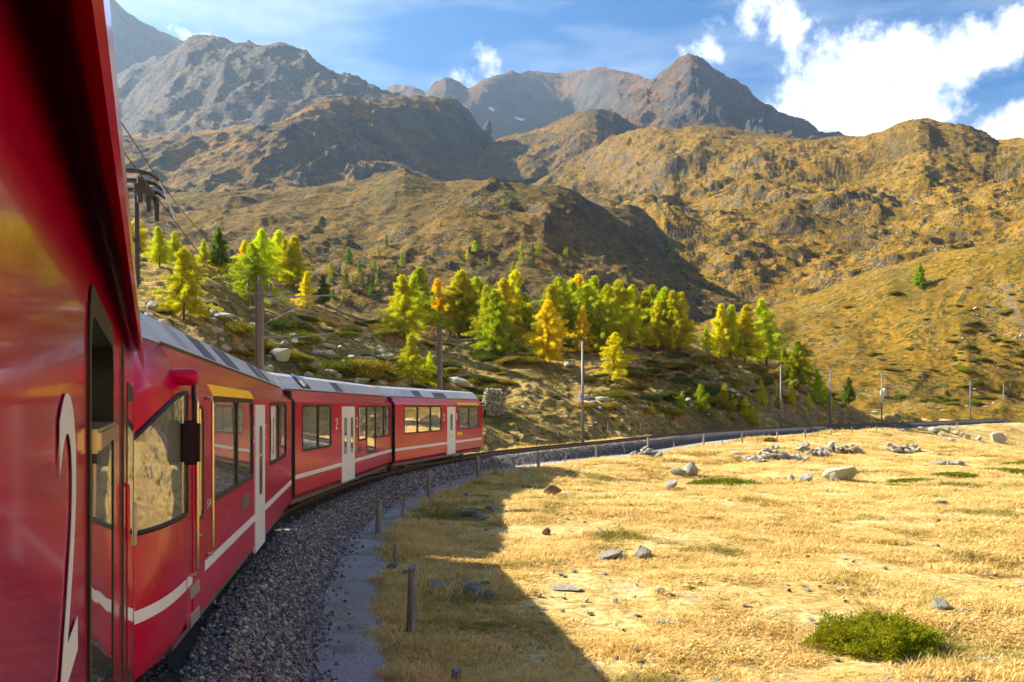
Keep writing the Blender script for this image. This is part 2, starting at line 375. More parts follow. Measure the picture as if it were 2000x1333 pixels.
# ------------------------------------------------------------------ the railway's line (plan view, metres), fitted to the cars and masts
TRK = [(60,-70),(30,-45),(14,-30),(6,-18),(1.46,-8),(-2.74,3.25),(-5.0,11.8),(-6.1,18.9),(-6.69,26.2),(-6.39,35),(-5.5,41.5),(-3.6,50.5),(1.2,63),(9.4,80),(22,107),(43,138.5),(56.6,156.4),(72,172),(112,220),(135,248),(200,330),(330,480)]
def catmull(pts, step):
    p = np.array(pts, float); out = []
    for i in range(len(p) - 1):
        a, b = p[max(i - 1, 0)], p[i]; c, d = p[i + 1], p[min(i + 2, len(p) - 1)]
        n = max(2, int(np.linalg.norm(c - b) / step)); tt = np.linspace(0, 1, n, endpoint=False)[:, None]
        out.append(.5 * (2 * b + (c - a) * tt + (2 * a - 5 * b + 4 * c - d) * tt ** 2 + (3 * b - a - 3 * c + d) * tt ** 3))
    out.append(p[-1:]); return np.vstack(out)
def smooth_line(L, k):
    w = np.hanning(k + 2)[1:-1]; w /= w.sum(); q = np.pad(L, ((k // 2, k // 2), (0, 0)), mode='edge')
    return np.stack([np.convolve(q[:, j], w, 'valid') for j in range(L.shape[1])], -1)
line = smooth_line(catmull(TRK, .5), 21)
seg = np.linalg.norm(np.diff(line, axis=0), axis=1); arc = np.concatenate([[0], np.cumsum(seg)])
def at_arc(a):
    p = np.stack([np.interp(a, arc, line[:, k]) for k in (0, 1)], -1); e = .4
    q = np.stack([np.interp(np.asarray(a) + e, arc, line[:, k]) for k in (0, 1)], -1) - np.stack([np.interp(np.asarray(a) - e, arc, line[:, k]) for k in (0, 1)], -1)
    q = q / np.maximum(np.linalg.norm(q, axis=-1, keepdims=True), 1e-9)
    return p, q                                     # point, forward direction
cl = line[::4]; cld = np.gradient(cl, axis=0); cld /= np.linalg.norm(cld, axis=1, keepdims=True); cla = arc[::4]
def track_s(x, y):
    """signed distance from the track's centre (right of travel positive) and the arc length of the foot point"""
    x = np.asarray(x, float).ravel(); y = np.asarray(y, float).ravel(); s = np.empty_like(x); a = np.empty_like(x)
    for i in range(0, len(x), 20000):
        dx = x[i:i+20000, None] - cl[None, :, 0]; dy = y[i:i+20000, None] - cl[None, :, 1]; k = np.argmin(dx * dx + dy * dy, axis=1); r = np.arange(len(k))
        tx, ty = cld[k, 0], cld[k, 1]; ex, ey = dx[r, k], dy[r, k]
        lat = ex * ty - ey * tx; al = ex * tx + ey * ty
        s[i:i+20000] = np.where((np.abs(al) > 3), np.sign(lat) * np.hypot(lat, al), lat); a[i:i+20000] = cla[k] + al
    return s, a
def low(y): return .32 * sstep(50, 78, y)                # the bank grows higher beyond the train
def ground_z(x, y):
    x = np.asarray(x, float); y = np.asarray(y, float); shp = x.shape
    s, a = track_s(x, y); s = s.reshape(shp); r = np.hypot(x, y)
    fld = -.70 - .012 * np.clip(s - 4, 0, 40) - 5.2 * sstep(95, 210, y) * sstep(7, 26, s) - .9 * sstep(30, 60, y) * sstep(6, 22, s)
    fld = fld + sstep(3.3, 6.5, s) * (.20 * fbm(x / 9, y / 9, 4, 3) + .07 * fbm(x / 2.1, y / 2.1, 3, 9)) + sstep(4, 7, s) * sstep(25, 70, r) * .55 * fbm(x / 16, y / 16, 4, 5)
    out = -.70 + .02 * np.clip(-s - 6, 0, 60) + sstep(3, 8, -s) * .25 * fbm(x / 7, y / 7, 4, 12)
    far = sstep(3, 14, -s) * sstep(150, 260, y) * 1.6
    z = np.where(s > 0, fld, out + far) - low(y) * sstep(22, 7, np.abs(s))
    # the other side of the valley, behind the photographer and to the right
    az = np.arctan2(x, y); side = sstep(math.radians(42), math.radians(75), az) + sstep(math.radians(-60), math.radians(-110), az); side = np.clip(side, 0, 1)
    z = z + side * (np.clip(r - 90, 0, 900) * .24 * (1 + .3 * fbm(x / 140, y / 140, 4, 31)) + np.clip(r - 12, 0, 60) * .03)
    z = z - (1 - side) * np.clip(r - 420, 0, 4000) * .012
    return z

BVH = []
def reg(V, Fq): BVH.append(BVHTree.FromPolygons([tuple(v) for v in V], [tuple(f) for f in Fq]))
na, nr = 900, 190
frac = np.linspace(0, 1, na + 1)
# finer bearings where the photograph looks
az = np.interp(frac, [0, .12, .80, 1.0], [math.radians(-180), math.radians(-36), math.radians(36), math.radians(180)])
rr = np.exp(np.linspace(math.log(.6), math.log(5600), nr))
A, R = np.meshgrid(az, rr); GX, GY = R * np.sin(A), R * np.cos(A); GZ = ground_z(GX, GY)
V = np.stack([GX, GY, GZ], -1).reshape(-1, 3); Fq = grid_faces(nr, na + 1)[:, ::-1]
ground = link('ground', mesh_np('ground', V, Fq, M['field'])); tag(ground, kind='structure')
reg(V, Fq)

def strip(name, prof, a0, a1, step, m, jit=0., seed=1, wide=0.):
    a = np.arange(a0, a1, step); p, d = at_arc(a); rt = np.stack([d[:, 1], -d[:, 0]], -1); rows = []
    for (s, z) in prof:
        zz = z - low(p[:, 1]) * np.clip((-.2 - z) / .45, 0, 1); s = s + (wide * sstep(45, 62, p[:, 1]) * (s > 2.3) + .35 * low(p[:, 1]) * (s > 1.7) - .35 * low(p[:, 1]) * (s < -1.7))
        q = p + rt * s[:, None]; rows.append(np.stack([q[:, 0], q[:, 1], zz + jit * fbm(a / 1.3 + s * 3, s * 5, 4, seed)], -1))
    G = np.stack(rows, 0); V = G.reshape(-1, 3); Fq = grid_faces(len(prof), len(a))
    o = link(name, mesh_np(name, V, Fq[:, ::-1], m)); tag(o, kind='structure'); reg(V, Fq); return o
A0 = float(np.interp(-14, line[:, 1], arc)); A1 = float(np.interp(380, line[:, 1], arc))
strip('path', [(1.9, -.66), (2.4, -.645), (2.8, -.64), (3.2, -.655), (3.6, -.74)], A0, A1, .35, M['path'], .02, wide=.75)
strip('ballast_bed', [(-2.5, -.78), (-2.0, -.5), (-1.45, -.20), (-.5, -.185), (.5, -.185), (1.4, -.20), (1.9, -.46), (2.32, -.68)], A0, A1, .35, M['ballast'], .03, 4)

strip('track_bed', [(-1.05, -.215), (-.95, -.176), (.95, -.176), (1.05, -.215)], A0, A1, .35, M['oily'], .0, 6)

# ------------------------------------------------------------------ hills and mountains, each lofted through contour lines at their real distances
def P(px, py, d): return ((px - CX) * d / F, d, CZ + (HY - py) * d / F)
def loft(name, rows, x0, x1, nu, segs, disp, m, crest=None, seed=0, register=True):
    xs = np.linspace(x0, x1, nu); G = []
    for r in rows:
        r = np.array(r, float); py = np.interp(xs, r[:, 0], r[:, 1]); d = np.interp(xs, r[:, 0], r[:, 2])
        k = max(3, nu // 40) | 1; w = np.hanning(k + 2)[1:-1]; w /= w.sum()
        d = np.convolve(np.pad(d, k // 2, mode='edge'), w, 'valid')
        G.append(np.stack([(xs - CX) * d / F, d, CZ + (HY - py) * d / F], -1))
    G = np.array(G); out = []; vv = []
    for i, n in enumerate(segs):
        a, b = G[max(i - 1, 0)], G[i]; c, e = G[i + 1], G[min(i + 2, len(G) - 1)]
        last = i == len(segs) - 1
        for tt in np.linspace(0, 1, n + (1 if last else 0), endpoint=last):
            q = b + (c - b) * tt
            sm = .5 * (2 * b + (c - a) * tt + (2 * a - 5 * b + 4 * c - e) * tt ** 2 + (3 * b - a - 3 * c + e) * tt ** 3)
            out.append(.5 * q + .5 * sm); vv.append(i + tt)
    Q = np.array(out); vv = np.array(vv)[:, None] + 0 * Q[..., 0]
    Q = disp(Q, vv, np.broadcast_to(xs, vv.shape))
    V = Q.reshape(-1, 3); Fq = grid_faces(len(Q), nu)
    o = link(name, mesh_np(name, V, Fq, m)); tag(o, kind='structure')
    if register: reg(V, Fq)
    return o
def rough(big, mid, small, gully=0., gs=60., seed=0, keep=1.0, crest_row=None, terr=0., crag=None):
    """relief: broad swells, hummocks, knobs, down-slope gullies; 'crest_row' is where the skyline runs (relief is gentler there)"""
    def f(Q, v, xs):
        X, Y, Z = Q[..., 0], Q[..., 1], Q[..., 2]; k = 1. if crest_row is None else np.clip(.16 + .84 * np.abs(v - crest_row) * 2.0, 0, 1)
        dz = 0
        if big: dz = dz + big[0] * fbm(X / big[1], Y / big[1], 4, seed + 1) * k
        if mid: dz = dz + mid[0] * fbm(X / mid[1], Y / mid[1], 5, seed + 11) * (.4 + .6 * k)
        if small: dz = dz + small[0] * (ridged(X / small[1], Y / small[1], 5, seed + 21) - .6) * (.55 + .45 * k)
        if gully:
            lat = X * .9 - Y * .25 + 40 * fbm(X / 300, Y / 300, 3, seed + 5)
            g = ridged(lat / gs, Z / (gs * 5) + v * .4, 5, seed + 31) - .6
            dz = dz + gully * g * k
        if crag:                                   # rock bands breaking through the turf here and there
            n_ = fbm(X / crag[1], Y / crag[1] * 1.3, 5, seed + 51, .55); m_ = sstep(-.1, .5, fbm(X / (crag[1] * 4), Y / (crag[1] * 4), 3, seed + 57))
            dz = dz + crag[0] * k * m_ * (sstep(.08, .30, n_) + .6 * sstep(.32, .5, n_))
        if terr:
            w = fbm(X / (terr * 14), Y / (terr * 14), 4, seed + 41) * terr * .9
            zz = (Z + dz + w) / terr; fr = zz - np.floor(zz); dz = dz + terr * (sstep(.2, .8, fr) - fr) * .8
        Q = Q.copy(); Q[..., 2] = Z + dz; return Q
    return f

GOLD, OLIVE, BROWN = (.42, .235, .024), (.20, .15, .026), (.12, .075, .022)
ROCK, ROCK2, SCREE = (.085, .070, .058), (.20, .17, .135), (.30, .28, .22)
mm_far = mountain_mat('far_rock', (.30, .15, .045), (.19, .11, .045), (.085, .066, .042), (.062, .064, .070), (.15, .145, .14), (.12, .115, .11), 420, (.40, .70), .45, bmp=.042)
mm_left = mountain_mat('left_slopes', (.36, .19, .042), (.23, .14, .036), (.10, .08, .032), (.062, .064, .070), (.15, .142, .138), (.19, .18, .155), 260, (.44, .68), .5, bmp=.030)
mm_right = mountain_mat('golden_slopes', (.40, .225, .02), (.28, .165, .018), (.13, .09, .015), ROCK, ROCK2, (.34, .31, .22), 130, (.40, .60), .6, (.055, .05, .013), bmp=.024)
mm_mid = mountain_mat('moraine_slopes', (.29, .165, .026), (.19, .12, .022), (.085, .062, .016), (.05, .046, .044), (.125, .115, .10), (.24, .23, .185), 90, (.54, .74), .5, (.042, .044, .014), bmp=.018)
mm_near = mountain_mat('near_hillside', (.35, .20, .018), (.26, .155, .015), (.13, .088, .012), (.14, .115, .09), (.26, .22, .18), (.36, .33, .26), 40, (.50, .68), .30, (.075, .072, .014), shr=.49)
mm_knoll = mountain_mat('knoll_slopes', (.66, .43, .13), (.36, .24, .06), (.12, .10, .026), (.12, .105, .085), (.26, .23, .20), (.44, .45, .36), 18, (.42, .60), .42, (.085, .09, .014), shr=.51)

# far dark peak, cut by the carriage
loft('mountain', [[(-300,300,2600),(600,300,3000)], [(-300,-40,3000),(60,-60,3100),(150,-55,3150),(190,-22,3200),(225,5,3280),(250,30,3350),(280,50,3450),(310,64,3550),(345,78,3700),(380,95,3850),(420,120,4000),(600,220,4300)], [(-300,150,4500),(600,300,5200)]],
     -300, 600, 260, [110, 20], rough((60, 900), (18, 260), (7, 90), 30, 170, 3, crest_row=1), mm_far)
# far bowl and ridge in the middle
far_ridge = loft('mountain', [[(640,330,2900),(1420,330,2900)],
     [(640,250,3500),(915,255,3250),(1010,260,3700),(1120,255,3900),(1200,240,3450),(1420,250,3100)],
     [(640,215,4300),(735,186,4200),(770,167,4100),(800,172,4100),(832,184,4050),(848,163,3950),(872,154,3900),(888,158,3950),(903,170,4000),(915,178,3900),(940,163,3900),(965,150,4000),(1000,138,4200),(1045,136,4400),(1100,141,4500),(1135,140,4350),(1170,135,4150),(1200,137,4000),(1240,148,3800),(1282,156,3600),(1420,210,3400)],
     [(640,300,5200),(1420,300,5000)]], 640, 1420, 330, [50, 90, 20], rough((40, 700), (20, 230), (7, 85), 20, 170, 17, crest_row=2), mm_far)
# the pointed peak
loft('mountain', [[(1000,340,2000),(1750,340,1900)], [(1000,300,2600),(1180,272,2500),(1350,262,2250),(1480,262,2300),(1600,290,2400),(1750,330,2400)],
     [(1000,290,3400),(1100,245,3400),(1195,216,3350),(1240,187,3200),(1282,156,3050),(1308,127,2900),(1335,108,2800),(1350,104,2780),(1362,108,2800),(1385,126,2850),(1420,149,2950),(1455,168,3000),(1472,186,3020),(1500,206,3050),(1540,237,3100),(1600,272,3150),(1680,310,3200),(1750,340,3200)],
     [(1000,330,4000),(1350,260,3700),(1750,380,4000)]], 1000, 1750, 330, [40, 100, 16], rough((30, 500), (34, 210), (10, 75), 20, 190, 23, crest_row=2, crag=(20, 170)), mm_far)
# upper left mountain
loft('mountain', [[(-300,360,1750),(960,330,1750)], [(-300,262,2150),(210,255,2080),(330,225,1980),(450,215,1920),(640,200,1880),(800,215,1980),(960,290,2100)],
     [(-300,210,2900),(100,172,2750),(205,160,2650),(260,132,2580),(330,97,2500),(352,86,2480),(368,77,2460),(402,70,2440),(420,74,2420),(445,84,2400),(478,95,2380),(560,97,2340),(600,107,2320),(612,124,2320),(650,150,2320),(700,166,2340),(742,186,2360),(800,207,2400),(960,300,2500)],
     [(-300,300,3000),(960,350,3200)]], -300, 960, 420, [50, 110, 16], rough((34, 420), (22, 160), (6, 55), 13, 150, 37, crest_row=2, terr=12, crag=(20, 150)), mm_left)
# lower left shoulder with its shaded cliff
loft('mountain', [[(-300,450,760),(210,440,800),(450,420,850),(600,405,900),(800,395,1100),(950,390,1350),(1060,385,1700),(1140,375,2000)],
     [(-300,400,930),(210,385,960),(330,370,985),(450,352,1010),(560,352,1060),(640,345,1150),(800,335,1330),(950,345,1560),(1060,365,1830),(1140,368,2080)],
     [(-300,330,1100),(210,318,1120),(350,305,1130),(480,290,1140),(540,292,1150),(640,262,1290),(790,262,1490),(870,268,1600),(930,290,1730),(1000,326,1880),(1140,362,2130)],
     [(-300,290,1290),(210,268,1280),(350,262,1290),(430,252,1270),(480,249,1260),(540,240,1250),(600,214,1340),(640,200,1420),(720,195,1530),(790,188,1640),(850,187,1720),(890,194,1760),(915,215,1790),(932,242,1820),(955,268,1870),(990,300,1950),(1040,334,2080),(1090,343,2170),(1140,352,2250)],
     [(-300,330,1900),(640,280,2000),(1140,380,2700)]], -300, 1140, 520, [50, 60, 90, 20], rough((14, 300), (9, 110), (4, 42), 11, 90, 53, crest_row=3, crag=(9, 110)), mm_left)
# the dome in the gap
loft('mountain', [[(930,345,1500),(1330,345,1500)], [(930,290,1900),(975,272,1900),(1010,262,1880),(1060,246,1860),(1110,227,1850),(1140,217,1840),(1165,214,1850),(1200,221,1900),(1232,241,1980),(1262,263,2050),(1330,320,2150)], [(930,330,2500),(1330,350,2600)]],
     930, 1330, 200, [70, 14], rough((14, 260), (9, 90), (4, 40), 0, 60, 61, crest_row=1), mm_left)
# golden slopes on the right
loft('mountain', [[(1000,640,480),(1400,680,420),(1700,680,400),(2900,640,330)],
     [(1000,450,900),(1300,470,720),(1400,520,640),(1500,555,580),(1700,560,500),(2000,520,450),(2900,440,380)],
     [(1000,400,1400),(1120,360,1450),(1300,375,1050),(1500,390,860),(1700,380,760),(2000,370,680),(2900,260,520)],
     [(1000,380,2000),(1080,350,2000),(1118,312,1900),(1160,300,1800),(1210,281,1720),(1270,262,1620),(1340,258,1560),(1400,255,1500),(1450,258,1470),(1520,262,1430),(1600,271,1370),(1660,268,1320),(1715,258,1260),(1755,241,1200),(1790,234,1170),(1815,233,1160),(1832,239,1170),(1880,245,1180),(1925,262,1180),(1947,277,1150),(2000,274,1080),(2300,240,950),(2900,120,750)],
     [(1000,420,2600),(2000,330,1900),(2900,200,1400)]], 1000, 2900, 640, [70, 110, 110, 16], rough((26, 280), (10, 85), (1.6, 26), 3, 80, 71, crest_row=3, terr=5, crag=(4.2, 75)), mm_right)
# the moraine in the middle, its right flank in shade
loft('mountain', [[(-300,760,200),(500,760,215),(700,760,230),(1000,760,240),(1300,760,290),(1480,760,370),(1640,760,430)],
     [(-300,540,300),(210,530,310),(500,530,320),(700,560,320),(900,560,320),(1090,560,330),(1300,600,380),(1450,620,450),(1560,640,520),(1640,660,560)],
     [(-300,460,450),(210,455,450),(400,450,460),(600,445,470),(790,430,470),(950,435,440),(1060,455,410),(1150,485,430),(1300,530,520),(1450,575,640),(1560,615,720),(1640,640,760)],
     [(-300,410,720),(210,398,720),(300,386,720),(450,374,720),(560,367,720),(650,362,720),(720,350,700),(760,336,680),(790,327,670),(825,342,680),(870,358,690),(950,352,640),(1010,362,600),(1060,371,560),(1088,368,545),(1130,379,580),(1180,402,640),(1230,398,690),(1275,415,720),(1320,452,760),(1370,458,800),(1420,490,850),(1500,521,930),(1530,560,960),(1560,600,980),(1640,650,1000)],
     [(-300,430,1000),(700,390,1000),(1090,420,900),(1640,680,1300)]], -300, 1640, 640, [50, 90, 120, 20], rough((7, 150), (4.0, 48), (.9, 17), 2, 50, 83, crest_row=3, crag=(1.8, 46)), mm_mid)
# the grassy hillside on the right, beyond the line
loft('hill', [[(1250,840,180),(1500,840,185),(1700,838,192),(1900,838,215),(2000,845,228),(2100,875,215),(2900,930,170)],
     [(1250,806,205),(1500,806,212),(1700,805,220),(1900,808,240),(2000,811,250),(2100,822,240),(2900,850,200)],
     [(1250,790,235),(1500,785,240),(1700,780,250),(1850,775,262),(2000,772,270),(2900,770,220)],
     [(1250,740,280),(1500,720,295),(1700,700,300),(1850,672,295),(2000,645,290),(2900,620,235)],
     [(1250,670,380),(1330,645,390),(1420,612,400),(1500,600,400),(1560,582,400),(1620,560,395),(1700,529,385),(1800,501,365),(1900,483,345),(2000,471,330),(2900,430,280)],
     [(1250,720,560),(2000,560,520),(2900,480,450)]], 1250, 2900, 520, [10, 40, 90, 120, 20], rough((2.5, 60), (1.1, 22), (.22, 7), .8, 22, 97, crest_row=4), mm_near)
# the knoll the larches stand on
toe = [(-300,20),(100,24),(270,30),(500,41),(700,52),(820,62),(945,74),(1140,96),(1300,117),(1525,144),(1622,163),(1700,178),(1760,190)]
toe = [(a, HY + F * (CZ + .75) / d, d) for a, d in toe]
loft('knoll', [[(a, b + F * 1.2 / d, d - 2.5) for a, b, d in toe], [(a, b - F * .35 / d, d + 3) for a, b, d in toe],
     [(-300,640,58),(200,640,62),(300,640,66),(400,650,72),(500,690,78),(600,700,86),(700,722,92),(800,738,98),(940,766,106),(1050,776,112),(1140,776,119),(1300,772,134),(1400,772,145),(1525,778,160),(1622,793,174),(1700,812,186),(1760,816,194)],
     [(-300,430,112),(200,480,118),(270,505,122),(350,502,126),(420,508,130),(480,522,133),(540,540,136),(600,572,138),(660,600,136),(740,628,136),(800,645,148),(900,655,155),(1000,660,162),(1100,655,168),(1200,655,174),(1300,660,178),(1400,672,182),(1480,692,186),(1530,718,187),(1600,758,189),(1650,788,191),(1700,813,194),(1760,818,200)],
     [(-300,560,190),(600,640,190),(1000,720,215),(1400,750,230),(1760,830,240)]], -300, 1760, 620, [10, 90, 150, 30], rough((1.1, 30), (.8, 10), (.26, 3.2), 0, 14, 113, crest_row=3), mm_knoll)
# old snow in the bowl
def drop(px, py, only=None, maxd=9000):
    o = Vector((0, 0, CZ)); d = Vector(((px - CX) / F, 1, (HY - py) / F)).normalized(); best = None
    for b in (BVH if only is None else [BVH[i] for i in only]):
        h = b.ray_cast(o, d, maxd)
        if h[0] is not None and (best is None or h[3] < best[2]): best = (h[0], h[1], h[3])
    return best
def floor_z(x, y, only=None):
    best = None
    for b in (BVH if only is None else [BVH[i] for i in only]):
        h = b.ray_cast(Vector((x, y, 900)), Vector((0, 0, -1)))
        if h[0] is not None and (best is None or h[0].z > best): best = h[0].z
    return best if best is not None else -.7
def snow(pts):
    b = MB(); top = []
    for (px, py) in pts:
        h = drop(px, py)
        if h: top.append(h[0] + Vector((0, -8, 4)))
    if len(top) > 2:
        b.add(top, [tuple(range(len(top)))]); b.build('snow_patch', M['snow'], far_ridge)
snow([(953,214),(960,212),(967,217),(965,222),(957,219)]); snow([(1003,231),(1012,233),(1024,235),(1023,240),(1010,238)])

# ------------------------------------------------------------------ the air of the valley
b = MB(); b.box(-5900, 5900, -5900, 5950, -140, 1900)
hz = MT('valley_haze'); hz.nd.remove(hz.b); pv = hz.nd.new('ShaderNodeVolumePrincipled'); pv.inputs['Color'].default_value = (.48, .70, 1.0, 1)
pv.inputs['Density'].default_value = HAZE; pv.inputs['Anisotropy'].default_value = .5; hz.lk.new(pv.outputs[0], hz.out.inputs['Volume'])
haze = b.build('haze', hz.m); tag(haze, kind='stuff')
# ------------------------------------------------------------------ rails and sleepers
trk = empty('railway_track', 'dark narrow gauge railway track curving away on grey ballast', 'railway track', (0, 0, 0))
def rail_mesh(s0):
    a = np.arange(A0, A1, .6); p, d = at_arc(a); rt = np.stack([d[:, 1], -d[:, 0]], -1); rows = []
    for (w, z) in [(-.055, -.145), (-.055, -.13), (-.012, -.115), (-.012, -.035), (-.03, -.03), (-.03, 0), (.03, 0), (.03, -.03), (.012, -.035), (.012, -.115), (.055, -.13), (.055, -.145)]:
        q = p + rt * (s0 + w); rows.append(np.stack([q[:, 0], q[:, 1], np.full(len(a), z)], -1))
    return mesh_np('rail', np.stack(rows, 0).reshape(-1, 3), grid_faces(len(rows), len(a)), M['steel'], False)
for s0 in (-.53, .53): link('rail', rail_mesh(s0), trk)
b = MB(); b.box(-.93, .93, -.12, .12, -.26, -.145); sl = b.mesh('sleeper', M['sleeper'], bev=.012)
a = float(np.interp(49, line[:, 1], arc))
for k in range(230):
    p, d = at_arc(a + k * .65); link('sleeper', sl, trk, (p[0], p[1], 0), (0, 0, math.atan2(d[1], d[0]) - math.pi / 2))

# ------------------------------------------------------------------ railcars
def rrect(y0, y1, z0, z1, r, n=5):
    r = min(r, (y1 - y0) * .48, (z1 - z0) * .48); out = []
    for (cy_, cz_, a0) in ((y1 - r, z1 - r, 0), (y0 + r, z1 - r, 90), (y0 + r, z0 + r, 180), (y1 - r, z0 + r, 270)):
        for k in range(n + 1):
            t_ = math.radians(a0 + 90 * k / n); out.append((cy_ + r * math.cos(t_), cz_ + r * math.sin(t_)))
    return out
def ring(outer, inner, x0, x1):
    n = len(outer); b = MB()
    b.add([(x1, y, z) for y, z in outer] + [(x1, y, z) for y, z in inner] + [(x0, y, z) for y, z in outer] + [(x0, y, z) for y, z in inner],
          [(k, (k + 1) % n, (k + 1) % n + n, k + n) for k in range(n)] + [(k, k + 2 * n, (k + 1) % n + 2 * n, (k + 1) % n) for k in range(n)] +
          [(k + n, (k + 1) % n + n, (k + 1) % n + 3 * n, k + 3 * n) for k in range(n)]); return b
def plate(poly, x): b = MB(); b.add([(x, y, z) for y, z in poly], [tuple(range(len(poly)))]); return b
HWID = 1.325; ZS = 2.90
def make_window(car, y0, y1, z0, z1, x=HWID, name='window', r=.10, fw=.045):
    w = ring(rrect(y0 - fw, y1 + fw, z0 - fw, z1 + fw, r + fw * .6), rrect(y0 + .02, y1 - .02, z0 + .02, z1 - .02, r), x - .03, x + .010).build(name, M['rubber'], car)
    plate(rrect(y0 + .018, y1 - .018, z0 + .018, z1 - .018, r), x - .014).build('pane', M['glass'], w)
    return w
def wall_grid(b, x, ys, zs, holes):
    ys = sorted(set(round(v, 4) for v in ys)); zs = sorted(set(round(v, 4) for v in zs))
    for i in range(len(ys) - 1):
        for j in range(len(zs) - 1):
            cy_, cz_ = (ys[i] + ys[i + 1]) / 2, (zs[j] + zs[j + 1]) / 2
            if any(h[0] < cy_ < h[1] and h[2] < cz_ < h[3] for h in holes): continue
            b.add([(x, ys[i], zs[j]), (x, ys[i + 1], zs[j]), (x, ys[i + 1], zs[j + 1]), (x, ys[i], zs[j + 1])], [(0, 1, 2, 3)])
    return b
def text_mesh(txt, m, w, h):
    cu = bpy.data.curves.new('lettering', 'FONT'); cu.body = txt; cu.extrude = .01; cu.resolution_u = 6; o = bpy.data.objects.new('lettering', cu); C.objects.link(o)
    dg = bpy.context.evaluated_depsgraph_get(); me = bpy.data.meshes.new_from_object(o.evaluated_get(dg)); bpy.data.objects.remove(o)
    co = np.array([v.co[:] for v in me.vertices]); lo, hi = co.min(0), co.max(0)
    for v in me.vertices: v.co = (.0008 * (v.co.z - lo[2]) / max(hi[2] - lo[2], 1e-6), (v.co.x - lo[0]) / (hi[0] - lo[0]) * w, (v.co.y - lo[1]) / (hi[1] - lo[1]) * h)
    me.materials.clear(); me.materials.append(m); return me
def lettering(car, name, txt, y, z, w, h, x=HWID, m='numeral'):
    return link(name, text_mesh(txt, M[m], w, h), car, (x + .002, y, z))
ROOF = [(1.075, 3.215), (.76, 3.58), (.52, 3.67), (0, 3.70)]
def extr(b, prof, y0, y1, mirror=True):
    pts = prof + ([(-x, z) for x, z in prof[::-1] if x > 1e-6] if mirror else [])
    for i in range(len(pts) - 1):
        (x0, z0), (x1, z1) = pts[i], pts[i + 1]
        b.add([(x0, y0, z0), (x0, y1, z0), (x1, y1, z1), (x1, y0, z1)], [(0, 1, 2, 3)])
    return b
def wheel_mesh():
    b = MB(); b.tube([(-.05, 0, 0), (.05, 0, 0)], .36, 24); b.tube([(.05, 0, 0), (.07, 0, 0)], .10, 12); return b.mesh('wheel', M['dark'])
WHEEL = wheel_mesh()
def bogie(car, y):
    b = MB(); b.box(.72, .86, y - 1.25, y + 1.25, .34, .52); b.box(-.86, -.72, y - 1.25, y + 1.25, .34, .52); b.box(-.72, .72, y - .2, y + .2, .3, .6)
    b.box(.70, .92, y - .30, y + .30, .52, .66); b.box(-.92, -.70, y - .30, y + .30, .52, .66)
    o = b.build('bogie', M['dark'], car)
    for dy in (-.85, .85):
        for sx in (-.57, .57): link('wheel', WHEEL, o, (sx + .0, y + dy, .36))
